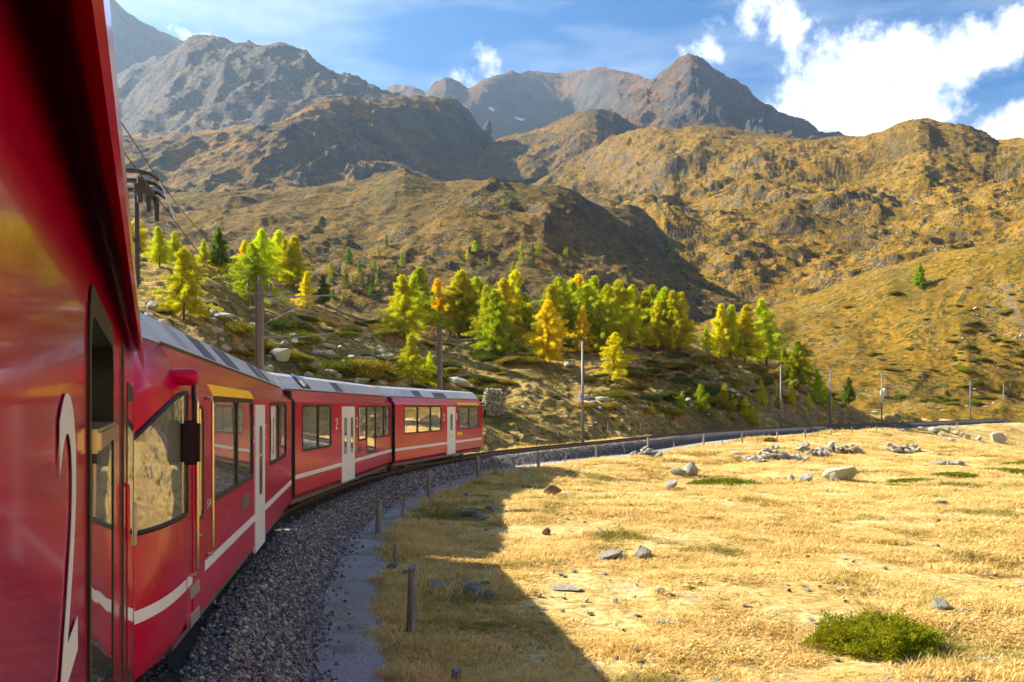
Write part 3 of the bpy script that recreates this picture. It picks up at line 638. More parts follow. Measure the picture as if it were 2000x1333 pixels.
def make_car(name, label, loc, th, y0, y1, windows, doors, stripe, panels, ends=(True, True), bogies=()):
    car = empty(name, label, 'railcar', (loc[0], loc[1], 0), -th)
    holes = [(w[0], w[1], w[2], w[3]) for w in windows]
    b = MB()
    wall_grid(b, HWID, [y0, y1] + [v for h in holes for v in h[:2]], [.55, ZS] + [v for h in holes for v in h[2:4]], holes)
    extr(b, [(1.18, .40), (HWID, .55)], y0, y1, False); extr(b, [(HWID, ZS), (1.30, 2.935), (1.075, 3.215)], y0, y1, False)
    extr(b, [(-1.18, .40), (-HWID, .55), (-HWID, ZS), (-1.075, 3.215)], y0, y1, False); extr(b, [(1.18, .40), (-1.18, .40)], y0, y1, False)
    endp = [(1.18, .40), (HWID, .55), (HWID, ZS), (1.075, 3.215), (-1.075, 3.215), (-HWID, ZS), (-HWID, .55), (-1.18, .40)]
    for yy, e in ((y0, ends[0]), (y1, ends[1])):
        if e: eb = MB(); eb.add([(x * .998, yy, z) for x, z in endp], [tuple(range(8))]); eb.build('end_wall', M['bellows'], car)
    b.build('body', M['red'], car)
    r = MB(); extr(r, ROOF, y0 + .03, y1 - .03); 
    cp = [(x, z) for x, z in ROOF] + [(-x, z) for x, z in ROOF[::-1] if x > 0]
    for yy in (y0 + .03, y1 - .03): r.add([(x, yy, z) for x, z in cp], [tuple(range(len(cp)))])
    roof = r.build('roof', M['roof'], car)
    for (p0, p1, m, u0, u1) in panels:                     # plates on the sloping roof edge; u along the slope 0..1
        ax, az_, bx, bz = ROOF[0][0], ROOF[0][1], ROOF[1][0], ROOF[1][1]
        nx, nz_ = (bz - az_), (ax - bx); ln = math.hypot(nx, nz_); nx, nz_ = nx / ln, nz_ / ln; h = .014 if m == 'roof' else .022
        q = [(ax + (bx - ax) * u, az_ + (bz - az_) * u) for u in (u0, u1)]
        pl = MB(); pl.prism([(q[0][0] - nx * .02, q[0][1] - nz_ * .02), (q[0][0] + nx * h, q[0][1] + nz_ * h), (q[1][0] + nx * h, q[1][1] + nz_ * h), (q[1][0] - nx * .02, q[1][1] - nz_ * .02)], 1, p0, p1)
        pl.build('roof_panel' if m == 'roof' else 'vent_grille' if m == 'grille' else 'roof_hatch', M[m], roof, bev=.004)
    rib = MB(); rib.box(1.06, 1.085, y0, y1, 3.20, 3.235); rib.build('roof_edge', M['dark'], roof)
    for w in windows: make_window(car, *w)
    for (d0, d1, leaves, zt) in doors:
        g = .012; wd = (d1 - d0 - g * (leaves - 1)) / leaves
        for k in range(leaves):
            a0 = d0 + k * (wd + g); dm = MB(); dm.box(HWID - .03, HWID + .014, a0, a0 + wd, .42, zt); door = dm.build('door', M['white'], car, bev=.006)
            cw = min(.30, wd * .42); c0 = a0 + wd / 2 - cw / 2
            ring(rrect(c0 - .03, c0 + cw + .03, 1.30, 2.45, .13), rrect(c0, c0 + cw, 1.33, 2.42, .11), HWID, HWID + .022).build('pane_seal', M['rubber'], door)
            plate(rrect(c0 - .005, c0 + cw + .005, 1.325, 2.425, .11), HWID + .0165).build('pane', M['glass'], door)
    s0 = y0 + stripe[0]
    cuts = sorted([(d[0], d[1]) for d in doors]) + [(y1 - stripe[1], y1)]
    for (c0, c1) in cuts:
        if c0 - s0 > .02: sb = MB(); sb.box(HWID - .01, HWID + .004, s0, c0, .945, 1.055); sb.build('white_stripe', M['white'], car)
        s0 = c1
    sk = MB(); sk.box(-1.15, 1.15, y0 + .2, y1 - .2, .28, .40); sk.build('skirt', M['skirt'], car)
    for y in bogies: bogie(car, y)
    return car
def side_origin(sx, sy, th):          # point on the right side at rail level -> origin on the car's axis
    return (sx - HWID * math.cos(th), sy + HWID * math.sin(th))
def bellows(car, y0, y1):
    b = MB(); n = max(4, int((y1 - y0) / .07)); 
    for k in range(n):
        a0 = y0 + (y1 - y0) * k / n; b.box(-1.29, 1.29, a0, a0 + (y1 - y0) / n * .6, .48, 3.16)
    b.box(-1.24, 1.24, y0, y1, .5, 3.12); b.build('gangway_bellows', M['bellows'], car)

# railcar next to the coach: cab towards the camera
TH1, TH2, TH3 = math.radians(-8.9), math.radians(1.9), math.radians(12.2)
zW = (1.69, 2.84)
def roof_panels(y0, y1, specials, w=1.9):
    out = []; y = y0
    while y < y1 - .3:
        e = min(y + w, y1); out.append((y + .012, e - .012, 'roof', .06, .97)); y = e
    return out + specials
car1 = make_car('railcar', 'red railcar with cab end and wing mirror coupled ahead of the foreground coach', side_origin(-3.24, 9.18, TH1), TH1, 0, 12.72,
    [(1.62, 3.52) + zW, (3.62, 5.28) + zW, (7.95, 9.55, 1.72, 2.82), (9.65, 11.3, 1.72, 2.82)], [(5.62, 6.98, 1, 2.80)], (.02, .02),
    roof_panels(.1, 12.6, [(1.2, 1.75, 'alu', .2, .85), (2.7, 3.6, 'grille', .12, .9), (4.6, 5.9, 'grille', .12, .9), (8.6, 9.6, 'grille', .15, .9), (10.1, 10.8, 'grille', .15, .9)]), bogies=(2.6, 10.2))
yb = MB(); yb.prism([(1.3295, 2.892), (1.3045, 2.938), (1.266, 2.985), (1.256, 2.977), (1.29, 2.93), (1.31, 2.892)], 1, 1.55, 5.42); yb.build('first_class_band', M['yellow'], car1)
lettering(car1, 'fleet_number', '514', 1.18, 1.62, .26, .10)
lettering(car1, 'class_numeral', '2', 5.44, 2.20, .12, .26); lettering(car1, 'class_numeral', '2', 7.15, 2.20, .12, .26)
b = MB(); b.box(HWID - .01, HWID + .006, 4.05, 4.85, 1.28, 1.47); o = b.build('side_grille', M['grille'], car1)
for (y_, z0_, z1_) in ((3.5, .45, .92), (4.9, .45, .92)):
    b = MB(); b.box(HWID - .01, HWID + .0015, y_, y_ + .012, z0_, z1_); b.build('panel_seam', M['dark'], car1)
b = MB(); b.box(HWID - .01, HWID + .0015, 3.5, 4.91, .92, .93); b.build('panel_seam', M['dark'], car1)
# nose: rounded in plan
NL = 2.35
def hw(y): f = np.clip(-y / NL, 0, 1); return HWID * (1 - f ** 3.4) ** (1 / 2.2)
def nose_pt(y, x, z): f = max(0., min(1., (-y / NL - .5) / .5)); return (x * hw(y) / HWID, y, z - max(0., z - 2.3) * .40 * f ** 1.6)
prof = [(1.10, .34), (1.25, .45), (HWID, .62), (HWID, 1.6), (HWID, 2.3), (HWID, ZS), (1.30, 2.935), (1.075, 3.215)]
prof = prof + [(-x, z) for x, z in prof[::-1]]
ysn = -NL * (1 - (1 - np.linspace(0, 1, 26)) ** 1.7); rows = [[nose_pt(y, x, z) for x, z in prof] for y in ysn]
nm = mesh_np('cab_nose', np.array(rows).reshape(-1, 3), grid_faces(len(rows), len(prof)), M['red']); nose = link('cab_nose', nm, car1)
rp = [(1.075, 3.215), (.76, 3.58), (.52, 3.67), (0, 3.70), (-.52, 3.67), (-.76, 3.58), (-1.075, 3.215)]
ysr = np.linspace(.05, -1.35, 10); rows = [[nose_pt(y, x, z + .004) for x, z in rp] for y in ysr]; rows.append([nose_pt(-1.42, x * .96, min(z, 3.22)) for x, z in rp])
link('nose_roof', mesh_np('nose_roof', np.array(rows).reshape(-1, 3), grid_faces(len(rows), len(rp)), M['roof'], False), nose)
rows = [[(lambda q: (q[0] + .004, q[1] - .004, q[2] + .004))(nose_pt(y, x, z)) for x, z in [(1.29, 2.95), (1.075, 3.215), (.7, 3.3), (0, 3.3)]] for y in np.linspace(-1.46, -2.2, 8)]
link('windscreen', mesh_np('windscreen', np.array(rows).reshape(-1, 3), grid_faces(len(rows), 4), M['glass']), nose)
# arched cab side window
def ztop(y): return 2.90 - .42 * (max(0., -y - .05) / 1.55) ** 1.8
ys_ = np.linspace(-.06, -1.78, 22)
def sidept(y, z, off): q = nose_pt(y, HWID, z); nx = -(hw(y - .02) - hw(y + .02)) / .04; l = math.hypot(1, nx); return (q[0] + off / l, q[1] + off * nx * -1 / l * -1, q[2])
G = np.array([[sidept(y, 1.70 + (ztop(y) - 1.70) * k / 9, .007) for k in range(10)] for y in ys_])
cw = link('cab_window', mesh_np('cab_window', G.reshape(-1, 3), grid_faces(len(ys_), 10), M['cab_glass']), car1)
edge = [tuple(G[i, 9]) for i in range(len(ys_))] + [tuple(G[-1, k]) for k in range(8, -1, -1)] + [tuple(G[i, 0]) for i in range(len(ys_) - 2, -1, -1)] + [tuple(G[0, k]) for k in range(1, 10)]
b = MB(); b.tube(edge, .024, 6); b.build('window_seal', M['rubber'], cw)
b = MB(); b.add([(q[0] + .008, q[1], q[2]) for i in range(0, 22) for q in (nose_pt(ys_[i], HWID, .945), nose_pt(ys_[i], HWID, 1.055))], [(2 * i, 2 * i + 1, 2 * i + 3, 2 * i + 2) for i in range(21)]); b.build('white_stripe', M['white'], nose)
# cab door, rails, mirror, steps
b = MB(); b.box(HWID - .02, HWID + .008, .28, 1.0, .62, 2.87); cd = b.build('cab_door', M['red'], car1, bev=.006)
ring(rrect(.42, .88, 1.55, 2.78, .14), rrect(.46, .84, 1.59, 2.74, .11), HWID, HWID + .02).build('pane_seal', M['rubber'], cd)
plate(rrect(.455, .845, 1.585, 2.745, .11), HWID + .012).build('pane', M['glass'], cd)
b = MB(); b.tube([(HWID, .40, 1.42), (HWID + .05, .40, 1.42), (HWID + .05, .52, 1.42)], .012, 6); b.build('door_handle', M['alu'], cd)
for yb_, z0_ in ((.16, 1.05), (1.10, 1.12)):
    b = MB(); b.tube([(HWID - .01, yb_, 2.86), (HWID + .06, yb_, 2.86), (HWID + .075, yb_, 2.80), (HWID + .075, yb_, z0_ + .08), (HWID + .06, yb_, z0_), (HWID - .01, yb_, z0_)], .017, 8); b.build('handrail', M['rail_bar'], car1, smooth=True)
b = MB(); b.tube([(1.12, -.22, 3.02), (1.2, -.22, 3.05), (1.42, -.22, 3.05), (1.46, -.22, 3.05), (1.485, -.22, 3.05)], [.06, .085, .085, .07, .02], 14); mir = b.build('mirror_arm', M['red'], car1, smooth=True)
b = MB(); b.tube([(1.43, -.22, 3.02), (1.43, -.22, 2.88), (1.445, -.26, 2.80), (1.445, -.26, 2.40)], .022, 8); b.build('mirror_stem', M['rubber'], mir)
b = MB(); b.box(1.335, 1.505, -.36, -.24, 2.20, 2.63); b.build('mirror_housing', M['rubber'], mir, bev=.03)
b = MB(); b.box(1.36, 1.48, -.24, -.235, 2.24, 2.59); b.build('mirror_glass', M['glass'], mir)
for z_ in (.80, .52):
    b = MB(); b.box(HWID - .02, HWID + .02, .12, .62, z_, z_ + .13); b.build('step_tread', M['alu'], car1, bev=.006)
b = MB(); b.box(-.9, .95, -2.25, -1.6, .18, .42); b.box(.62, .98, -2.75, -2.2, .12, .36); b.build('pilot', M['skirt'], car1, bev=.03)
b = MB(); b.box(-.22, .22, -3.1, -2.2, .42, .68); b.tube([(0, -3.1, .55), (0, -3.35, .55)], .2, 12); b.build('coupler', M['dark'], car1)
bellows(car1, 12.725, 13.42)
# pantograph
pan = MB(); 
py0 = 3.65
pan.tube([(0, py0 - 1.3, 3.78), (0, py0, 4.48)], .05, 8); pan.tube([(0, py0, 4.46), (0, py0 - .05, 5.72)], [.035, .03], 8)
pan.tube([(-.3, py0 - 1.3, 3.75), (.3, py0 - 1.3, 3.75)], .05, 8); pan.tube([(.05, py0 - .02, 4.9), (-.35, py0 - .3, 5.55)], .018, 6)
pn = pan.build('pantograph', M['dark'], car1)
for k, dy in enumerate((-.55, -.3, -.05)):
    z_ = 5.85 - .07 * k
    b = MB(); b.tube([(-.62, py0 + dy, z_ - .18), (-.45, py0 + dy, z_ - .05), (-.25, py0 + dy, z_), (.12, py0 + dy, z_), (.28, py0 + dy, z_ - .03), (.40, py0 + dy, z_ - .12)], [.012, .03, .034, .034, .024, .014], 8); b.build('contact_strip', M['dark'], pn)
    b = MB(); b.tube([(.28, py0 + dy, z_ - .03), (.40, py0 + dy, z_ - .12), (.47, py0 + dy, z_ - .26), (.50, py0 + dy, z_ - .40)], .009, 6); b.build('horn', M['alu'], pn)
    b = MB(); b.tube([(.16 + .05 * k, py0 + dy, z_ - .08), (.16 + .05 * k, py0 + dy, z_ - .42)], .036, 10); b.build('insulator', M['dark'], pn)
b = MB(); b.box(.10, .24, py0 - .6, py0, 5.55, 5.68); b.tube([(0, py0 - .05, 5.70), (.2, py0 - .3, 5.62)], .05, 6); b.build('head_frame', M['dark'], pn)

def stretch_top(objs, L, add):
    for o in objs:
        for v in o.data.vertices:
            if v.co.z > 2.9: v.co.z += add * (1 - v.co.y / L) * min(1., (v.co.z - 2.9) / .3)
stretch_top([o for o in car1.children_recursive if o.type == 'MESH' and o.name.split('.')[0] in ('body', 'roof', 'roof_panel', 'vent_grille', 'roof_hatch', 'roof_edge', 'cab_nose', 'nose_roof', 'windscreen', 'first_class_band', 'end_wall')], 12.72, .17)
# middle railcar
car2 = make_car('railcar', 'middle red railcar with white double doors and mirrored windows', side_origin(-5.46, 23.2, TH2), TH2, 0, 14.85,
    [(.72, 2.32, 1.65, 2.80), (2.44, 3.92, 1.65, 2.80), (8.0, 9.40, 1.66, 2.79), (9.52, 11.15, 1.16, 2.79), (11.27, 12.9, 1.66, 2.79), (13.02, 14.4, 1.66, 2.79)],
    [(5.4, 7.32, 2, 2.79)], (.02, .02), roof_panels(.1, 14.8, [(5.9, 6.9, 'grille', .12, .88), (7.1, 7.6, 'alu', .15, .7), (8.3, 8.9, 'alu', .1, .5)], 2.45), bogies=(2.5, 12.3))
for y_ in (4.55, 7.62): lettering(car2, 'class_numeral', '2', y_, 2.10, .26, .34)
b = MB(); b.box(HWID - .01, HWID + .006, 7.8, 8.6, 1.22, 1.42); b.build('side_grille', M['grille'], car2)
pod = MB(); pod.tube([(.62, 2.1, 3.60), (.9, 2.1, 3.47), (1.02, 2.1, 3.33)], [.10, .13, .08], 10); pod.build('roof_horn', M['alu'], car2)
b = MB(); b.prism([(1.03, 3.27), (1.05, 3.30), (.78, 3.605), (.76, 3.58)], 1, 1.75, 2.7); b.build('roof_recess', M['dark'], car2)
bellows(car2, 14.855, 15.42)
# leading railcar
car3 = make_car('railcar', 'leading red railcar at the front of the train by the stone wall', side_origin(-4.86, 38.3, TH3), TH3, 0, 14.75,
    [(1.2, 2.95, 1.66, 2.80), (3.07, 4.9, 1.66, 2.80), (5.02, 6.68, 1.66, 2.80), (9.85, 11.85, 1.66, 2.80), (11.97, 14.0, 1.66, 2.80)],
    [(7.72, 9.2, 1, 2.80)], (.02, .02), roof_panels(.1, 14.7, [(2.0, 3.4, 'alu', .1, .75), (3.5, 4.6, 'grille', .1, .85), (6.6, 8.6, 'grille', .1, .75), (9.8, 11.2, 'alu', .1, .8)], 2.1), bogies=(2.5, 12.2))
lettering(car3, 'class_numeral', '2', 7.05, 2.12, .26, .34); lettering(car3, 'class_numeral', '1', 9.40, 2.12, .12, .34)
yb = MB(); yb.prism([(1.3295, 2.875), (1.3045, 2.938), (1.235, 3.025), (1.225, 3.015), (1.29, 2.93), (1.31, 2.875)], 1, 9.8, 14.05); yb.build('first_class_band', M['yellow'], car3)
b = MB(); b.box(HWID - .01, HWID + .006, 9.6, 10.6, 1.34, 1.48); b.build('name_plate', M['yellow'], car3)
b = MB(); b.box(HWID - .01, HWID + .002, .45, .47, 1.3, 2.5); b.box(HWID - .01, HWID + .002, .95, .97, 1.3, 2.5); b.box(HWID - .01, HWID + .002, .45, .97, 2.5, 2.52); b.box(HWID - .01, HWID + .002, .45, .97, 1.28, 1.3); b.build('panel_seam', M['dark'], car3)
for (y_, w_) in ((4.2, 3.0), (10.2, 1.9)):
    b = MB(); b.box(HWID - .01, HWID + .002, y_, y_ + w_, .80, .815); b.box(HWID - .01, HWID + .002, y_, y_ + .015, .5, .8); b.box(HWID - .01, HWID + .002, y_ + w_, y_ + w_ + .015, .5, .8); b.build('panel_seam', M['dark'], car3)
def hw3(y): f = max(0., min(1., (y - 14.75) / 1.3)); return HWID * (1 - f ** 2.6) ** (1 / 2.2)
rows = [[(x * hw3(y) / HWID, y, z) for x, z in prof] for y in 14.75 + 1.3 * (1 - (1 - np.linspace(0, 1, 14)) ** 1.7)]
nose3 = link('cab_nose', mesh_np('cab_nose', np.array(rows).reshape(-1, 3), grid_faces(len(rows), len(prof))[:, ::-1], M['red']), car3)
rows = [[(x * min(1, hw3(y) / HWID), y, z + .004) for x, z in rp] for y in np.linspace(14.7, 15.75, 10)] + [[(x * .6, 15.9, 3.2) for x, z in rp]]
link('nose_roof', mesh_np('nose_roof', np.array(rows).reshape(-1, 3), grid_faces(len(rows), len(rp))[:, ::-1], M['roof'], False), nose3)
make_window(car3, 14.35, 14.72, 1.7, 2.78, HWID, 'cab_window')
b = MB(); b.tube([(1.15, 15.1, 2.98), (1.42, 15.1, 3.0)], .06, 10); b.box(1.36, 1.50, 15.02, 15.14, 2.2, 2.62); b.tube([(1.42, 15.1, 3.0), (1.43, 15.1, 2.5)], .02, 6); b.build('mirror_arm', M['rubber'], car3)
b = MB(); b.box(-.9, .95, 15.1, 15.8, .18, .42); b.tube([(1.0, 15.5, .3), (1.0, 15.8, .9)], .03, 6); b.build('pilot', M['skirt'], car3)

# the coach the photographer leans out of
TH0 = math.radians(-21.5); WL = -.09
cx0 = (-math.sin(0), 0); fw = (math.sin(TH0), math.cos(TH0)); rtv = (math.cos(TH0), -math.sin(TH0))
co_w = WL - 1.33; coach = empty('passenger_coach', 'red coach close by with a large white class numeral and open window', 'coach', (rtv[0] * co_w, rtv[1] * co_w, 0), -TH0)
XW = 1.33; holes = [(1.62, 2.62, 1.75, 2.92)]
b = MB(); wall_grid(b, XW, [-14, 6.42, 1.62, 2.62, 3.5, 6.2], [.55, 3.115, 1.75, 2.92], holes)
extr(b, [(1.2, .4), (XW, .55)], -14, 6.42, False); extr(b, [(-1.2, .4), (-XW, .55), (-XW, 3.1)], -14, 6.42, False)
b.add([(1.2, 6.42, .4), (XW, 6.42, .55), (XW, 6.42, 3.1), (-XW, 6.42, 3.1), (-XW, 6.42, .55), (-1.2, 6.42, .4)], [(0, 1, 2, 3, 4, 5)])
for (p, q) in (((1.62, 1.75), (1.62, 2.92)), ((1.62, 2.92), (2.62, 2.92)), ((2.62, 2.92), (2.62, 1.75)), ((2.62, 1.75), (1.62, 1.75))):
    b.add([(XW, p[0], p[1]), (XW, q[0], q[1]), (XW - .09, q[0], q[1]), (XW - .09, p[0], p[1])], [(0, 1, 2, 3)])
b.build('body', M['red_coach'], coach)
LIP = [(1.325, 3.118), (1.345, 3.105), (1.372, 3.02), (1.388, 2.995), (1.394, 3.0), (1.392, 3.06), (1.36, 3.30), (1.15, 3.58), (.7, 3.72), (0, 3.76), (-1.15, 3.58), (-1.36, 3.3), (-1.325, 3.1)]
b = MB(); extr(b, LIP, -14, 6.5, False); b.add([(x, 6.5, z) for x, z in LIP], [tuple(range(len(LIP)))]); b.build('roof', M['red_coach'], coach)
wn = ring(rrect(1.585, 2.655, 1.715, 2.955, .10), rrect(1.635, 2.605, 1.765, 2.905, .08), XW - .06, XW + .004).build('window', M['rubber'], coach)
plate(rrect(1.62, 2.62, 1.76, 2.70, .05), XW + .0015).build('pane', M['glass'], wn); plate(rrect(1.62, 2.62, 2.70, 2.91, .05), XW - .055).build('pane', M['glass'], wn)
b = MB(); b.box(XW - .06, XW + .018, 1.64, 2.60, 2.675, 2.715); b.build('window_rail', M['rail_bar'], wn, bev=.006)
link('class_numeral', text_mesh('2', M['numeral'], .27, .335), coach, (XW + .002, 1.07, 2.432))
b = MB(); b.box(XW - .02, XW + .006, 3.6, 6.1, .6, 2.98); dr = b.build('door', M['red_coach'], coach, bev=.005)
ring(rrect(4.05, 5.65, 1.45, 2.86, .12), rrect(4.13, 5.57, 1.53, 2.78, .10), XW, XW + .0085).build('pane_seal', M['rubber'], dr); plate(rrect(4.12, 5.58, 1.52, 2.79, .1), XW + .0075).build('pane', M['glass'], dr)
b = MB(); b.tube([(XW, 3.72, 2.25), (XW + .016, 3.72, 2.26), (XW + .016, 3.72, 2.46), (XW, 3.72, 2.47)], .008, 8); b.build('door_handle', M['red_coach'], dr, smooth=True)
b = MB(); b.tube([(XW - .004, 3.56, .6), (XW - .004, 3.56, 2.98)], .012, 8); b.build('door_seal', M['rubber'], dr)
b = MB(); b.box(XW - .01, XW + .010, .35, .74, .6, 2.86); b.build('reflection_strip', M['red_coach'], coach, bev=.006)  # added strip, stands in for a bright reflection on the rounded wall
b = MB(); b.box(XW - .01, XW + .004, -14, 1.5, .945, 1.055); b.box(XW - .01, XW + .004, 2.8, 3.45, .945, 1.055); b.build('white_stripe', M['white'], coach)
b = MB(); b.box(XW - .06, XW + .02, 6.12, 6.30, 1.9, 2.15); b.build('hinge', M['alu'], coach, bev=.005)
b = MB(); b.box(-1.15, 1.15, -13.8, 6.2, .3, .4); b.build('skirt', M['skirt'], coach)
bogie(coach, 3.9); bogie(coach, -11)

for (y0_, y1_, z0_, z1_) in ((3.30, 3.304, .6, 3.05), (1.0, 1.003, .6, 1.7), (2.95, 2.953, .6, 1.7), (6.16, 6.165, .6, 3.0)):
    b = MB(); b.box(XW - .004, XW + .0007, y0_, y1_, z0_, z1_); b.build('panel_seam', M['dark'], coach)
# ------------------------------------------------------------------ stones
def stone_mesh(name, m, seed, sub=3, flat=.75, ang=.9):
    bm = bmesh.new(); bmesh.ops.create_icosphere(bm, subdivisions=sub, radius=1.0); rg = random.Random(seed)
    cuts = [(Vector((rg.gauss(0, 1), rg.gauss(0, 1), rg.gauss(.2, 1))).normalized(), rg.uniform(.42, .82)) for _ in range(14)]
    V = np.array([v.co[:] for v in bm.verts])
    for n, d in cuts:
        n = np.array(n[:]); k = V @ n; V = V - np.outer(np.clip(k - d, 0, None), n) * ang
    V = V * (1 + .13 * fbm(V[:, 0] * 2 + seed, V[:, 1] * 2 + V[:, 2] * 1.7, 4, seed))[:, None]
    V[:, 2] *= flat; V[:, 0] *= rg.uniform(.9, 1.25); V[:, 2] -= V[:, 2].min() + .16
    for v, c in zip(bm.verts, V): v.co = c
    me = bpy.data.meshes.new(name); bm.to_mesh(me); bm.free()
    for p in me.polygons: p.use_smooth = False
    me.materials.append(m); return me
STL = [stone_mesh('boulder', M['stone_l'], 40 + k, 3, .6 + .1 * (k % 3)) for k in range(6)]
STG = [stone_mesh('boulder', M['stone_g'], 60 + k, 3, .55 + .1 * (k % 3)) for k in range(5)]
STB = [stone_mesh('boulder', M['stone_b'], 80 + k, 3, .7) for k in range(2)]
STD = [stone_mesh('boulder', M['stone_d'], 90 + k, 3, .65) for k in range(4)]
SMALL = [stone_mesh('stone', M['stone_g'], 120 + k, 1, .6) for k in range(5)] + [stone_mesh('stone', M['stone_l'], 130 + k, 1, .65) for k in range(3)]
def put_stone(name, me, px, py, wpx, label, cat='boulder', group=None, hz=1., only=None):
    h = drop(px, py, only)
    if not h: return None
    w = wpx * h[0].y / F / 2 * 1.1
    o = link(name, me, None, h[0] + Vector((0, 0, w * (.10 if wpx < 40 else -.10 * hz))), (rnd.uniform(-.15, .15), rnd.uniform(-.15, .15), rnd.uniform(0, 6.28)), (w, w, w * hz))
    return tag(o, label, cat, group)
put_stone('boulder', STB[0], 1077, 970, 36, 'rust brown angular boulder at the edge of the train shadow')
put_stone('boulder', STG[0], 1106, 970, 22, 'small grey stone lying right of the rust brown boulder', hz=.8)
put_stone('boulder', STB[1], 1066, 1045, 20, 'small brown stone standing in the grass below the rust brown boulder')
put_stone('boulder', STG[1], 1188, 1092, 50, 'long low grey stone left of its twin in the sunlit grass', hz=.7)
put_stone('boulder', STG[2], 1254, 1092, 46, 'knobbly grey stone right of the long low stone', hz=.9)
put_stone('boulder', STG[3], 1310, 1214, 72, 'flat dark stone sunk in the grass left of the green juniper', hz=.35)
put_stone('boulder', STG[4], 1108, 1150, 62, 'flat pale stone slab flush with the sunlit grass', hz=.25)
put_stone('boulder', STL[0], 1642, 940, 62, 'largest lichen green boulder in the meadow', hz=1.1)
put_stone('boulder', STG[0], 1572, 942, 36, 'small grey boulder left of the largest lichen green boulder')
put_stone('boulder', STL[1], 1322, 930, 34, 'pale white stone beside the flat juniper mat', hz=.8)
put_stone('boulder', STG[2], 1348, 930, 36, 'dark split stone right of the pale white stone')
put_stone('boulder', STG[1], 1310, 958, 28, 'small cone shaped stone below the pale white stone', hz=1.3)
put_stone('boulder', STL[2], 1838, 1190, 46, 'pale stone right of the green juniper')
put_stone('boulder', STG[3], 1880, 1195, 28, 'dark little stone beyond the pale stone near the juniper', hz=.7)
put_stone('boulder', STL[3], 1948, 864, 40, 'rounded lichen boulder below the embankment at the edge of the picture', hz=1.1)
put_stone('boulder', STG[4], 1930, 1295, 60, 'flat stone in the bottom corner of the meadow', hz=.35)
put_stone('boulder', STL[4], 1435, 888, 30, 'flat pale stone on the meadow beside the sheep track', hz=.4)
put_stone('boulder', STL[5], 1840, 985, 34, 'thin pale stone in the meadow right of the largest lichen boulder', hz=.4)
put_stone('boulder', STL[2], 1290, 1160, 22, 'tiny pale stone in the sunlit grass')
put_stone('boulder', STG[2], 1545, 940, 18, 'tiny grey stone far left of the largest lichen boulder')
put_stone('boulder', STG[1], 1390, 1015, 12, 'pebble sized stone alone in the middle of the meadow')
for i, (px, py, w) in enumerate([(1800,842,16),(1826,846,22),(1846,845,24),(1868,850,18),(1890,858,18),(1912,860,14),(1760,846,12),(1860,862,14),(1838,852,14),(1880,850,12)]):
    put_stone('boulder', STL[i % 6], px, py, w, 'pale boulder in the loose row below the railway embankment', group='pale boulders below the embankment')
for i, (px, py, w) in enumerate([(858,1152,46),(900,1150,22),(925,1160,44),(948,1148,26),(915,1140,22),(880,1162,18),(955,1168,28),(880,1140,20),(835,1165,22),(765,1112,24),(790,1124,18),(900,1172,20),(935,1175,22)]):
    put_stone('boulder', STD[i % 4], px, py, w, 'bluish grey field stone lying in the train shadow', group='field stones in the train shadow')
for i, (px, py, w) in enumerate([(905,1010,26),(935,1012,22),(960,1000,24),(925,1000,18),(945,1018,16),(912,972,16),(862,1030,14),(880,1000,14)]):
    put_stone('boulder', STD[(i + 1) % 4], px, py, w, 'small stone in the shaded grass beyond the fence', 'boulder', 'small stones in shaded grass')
# heaps and the dry stone wall: every stone a piece
def heap(name, label, cat, px, py, wpx, hpx, n, dpt, seed, size=None, stones=SMALL, group=None):
    h = drop(px, py)
    if not h: return
    k = h[0].y / F; W, H = wpx * k, hpx * k; rg = random.Random(seed); e = empty(name, label, cat, h[0], rg.uniform(-.2, .2), group)
    for i in range(n):
        t_ = rg.uniform(-1, 1); hh = (1 - abs(t_) ** 1.6) * H * (.7 + .3 * math.sin(t_ * 5 + seed)); sz = (size or .10) * rg.uniform(.6, 1.35); y = rg.uniform(-1, 1)
        z = rg.uniform(0, 1) ** .7 * hh * (1 - .75 * abs(y))
        link('stone', rg.choice(stones), e, (t_ * W / 2, y * dpt, z - .03), (rg.uniform(-.5, .5), rg.uniform(-.5, .5), rg.uniform(0, 6)), (sz, sz * rg.uniform(.7, 1.1), sz * rg.uniform(.6, 1)))
heap('stone_heap', 'low heap of grey stones closest to the fence posts', 'stone heap', 1262, 892, 60, 22, 60, .7, 1, .30)
heap('stone_heap', 'longest heap of grey stones tailing off down the meadow', 'stone heap', 1512, 900, 125, 36, 110, 1.0, 2, .38)
heap('stone_heap', 'heap of grey stones right of the longest heap', 'stone heap', 1575, 888, 66, 28, 60, .9, 3, .36)
heap('stone_heap', 'heap of grey stones on a green hummock', 'stone heap', 1642, 884, 74, 34, 70, 1., 4, .38)
heap('stone_heap', 'outermost heap of grey stones towards the pale boulders', 'stone heap', 1762, 884, 78, 30, 70, 1., 5, .38)
heap('stone_heap', 'scatter of stones in the meadow below the heaps', 'stone heap', 1850, 908, 66, 12, 30, .8, 6, .3)
WST = [stone_mesh('stone', M['stone_l'], 150 + k, 2, .8) for k in range(4)] + [stone_mesh('stone', M['stone_g'], 160, 2, .8)]
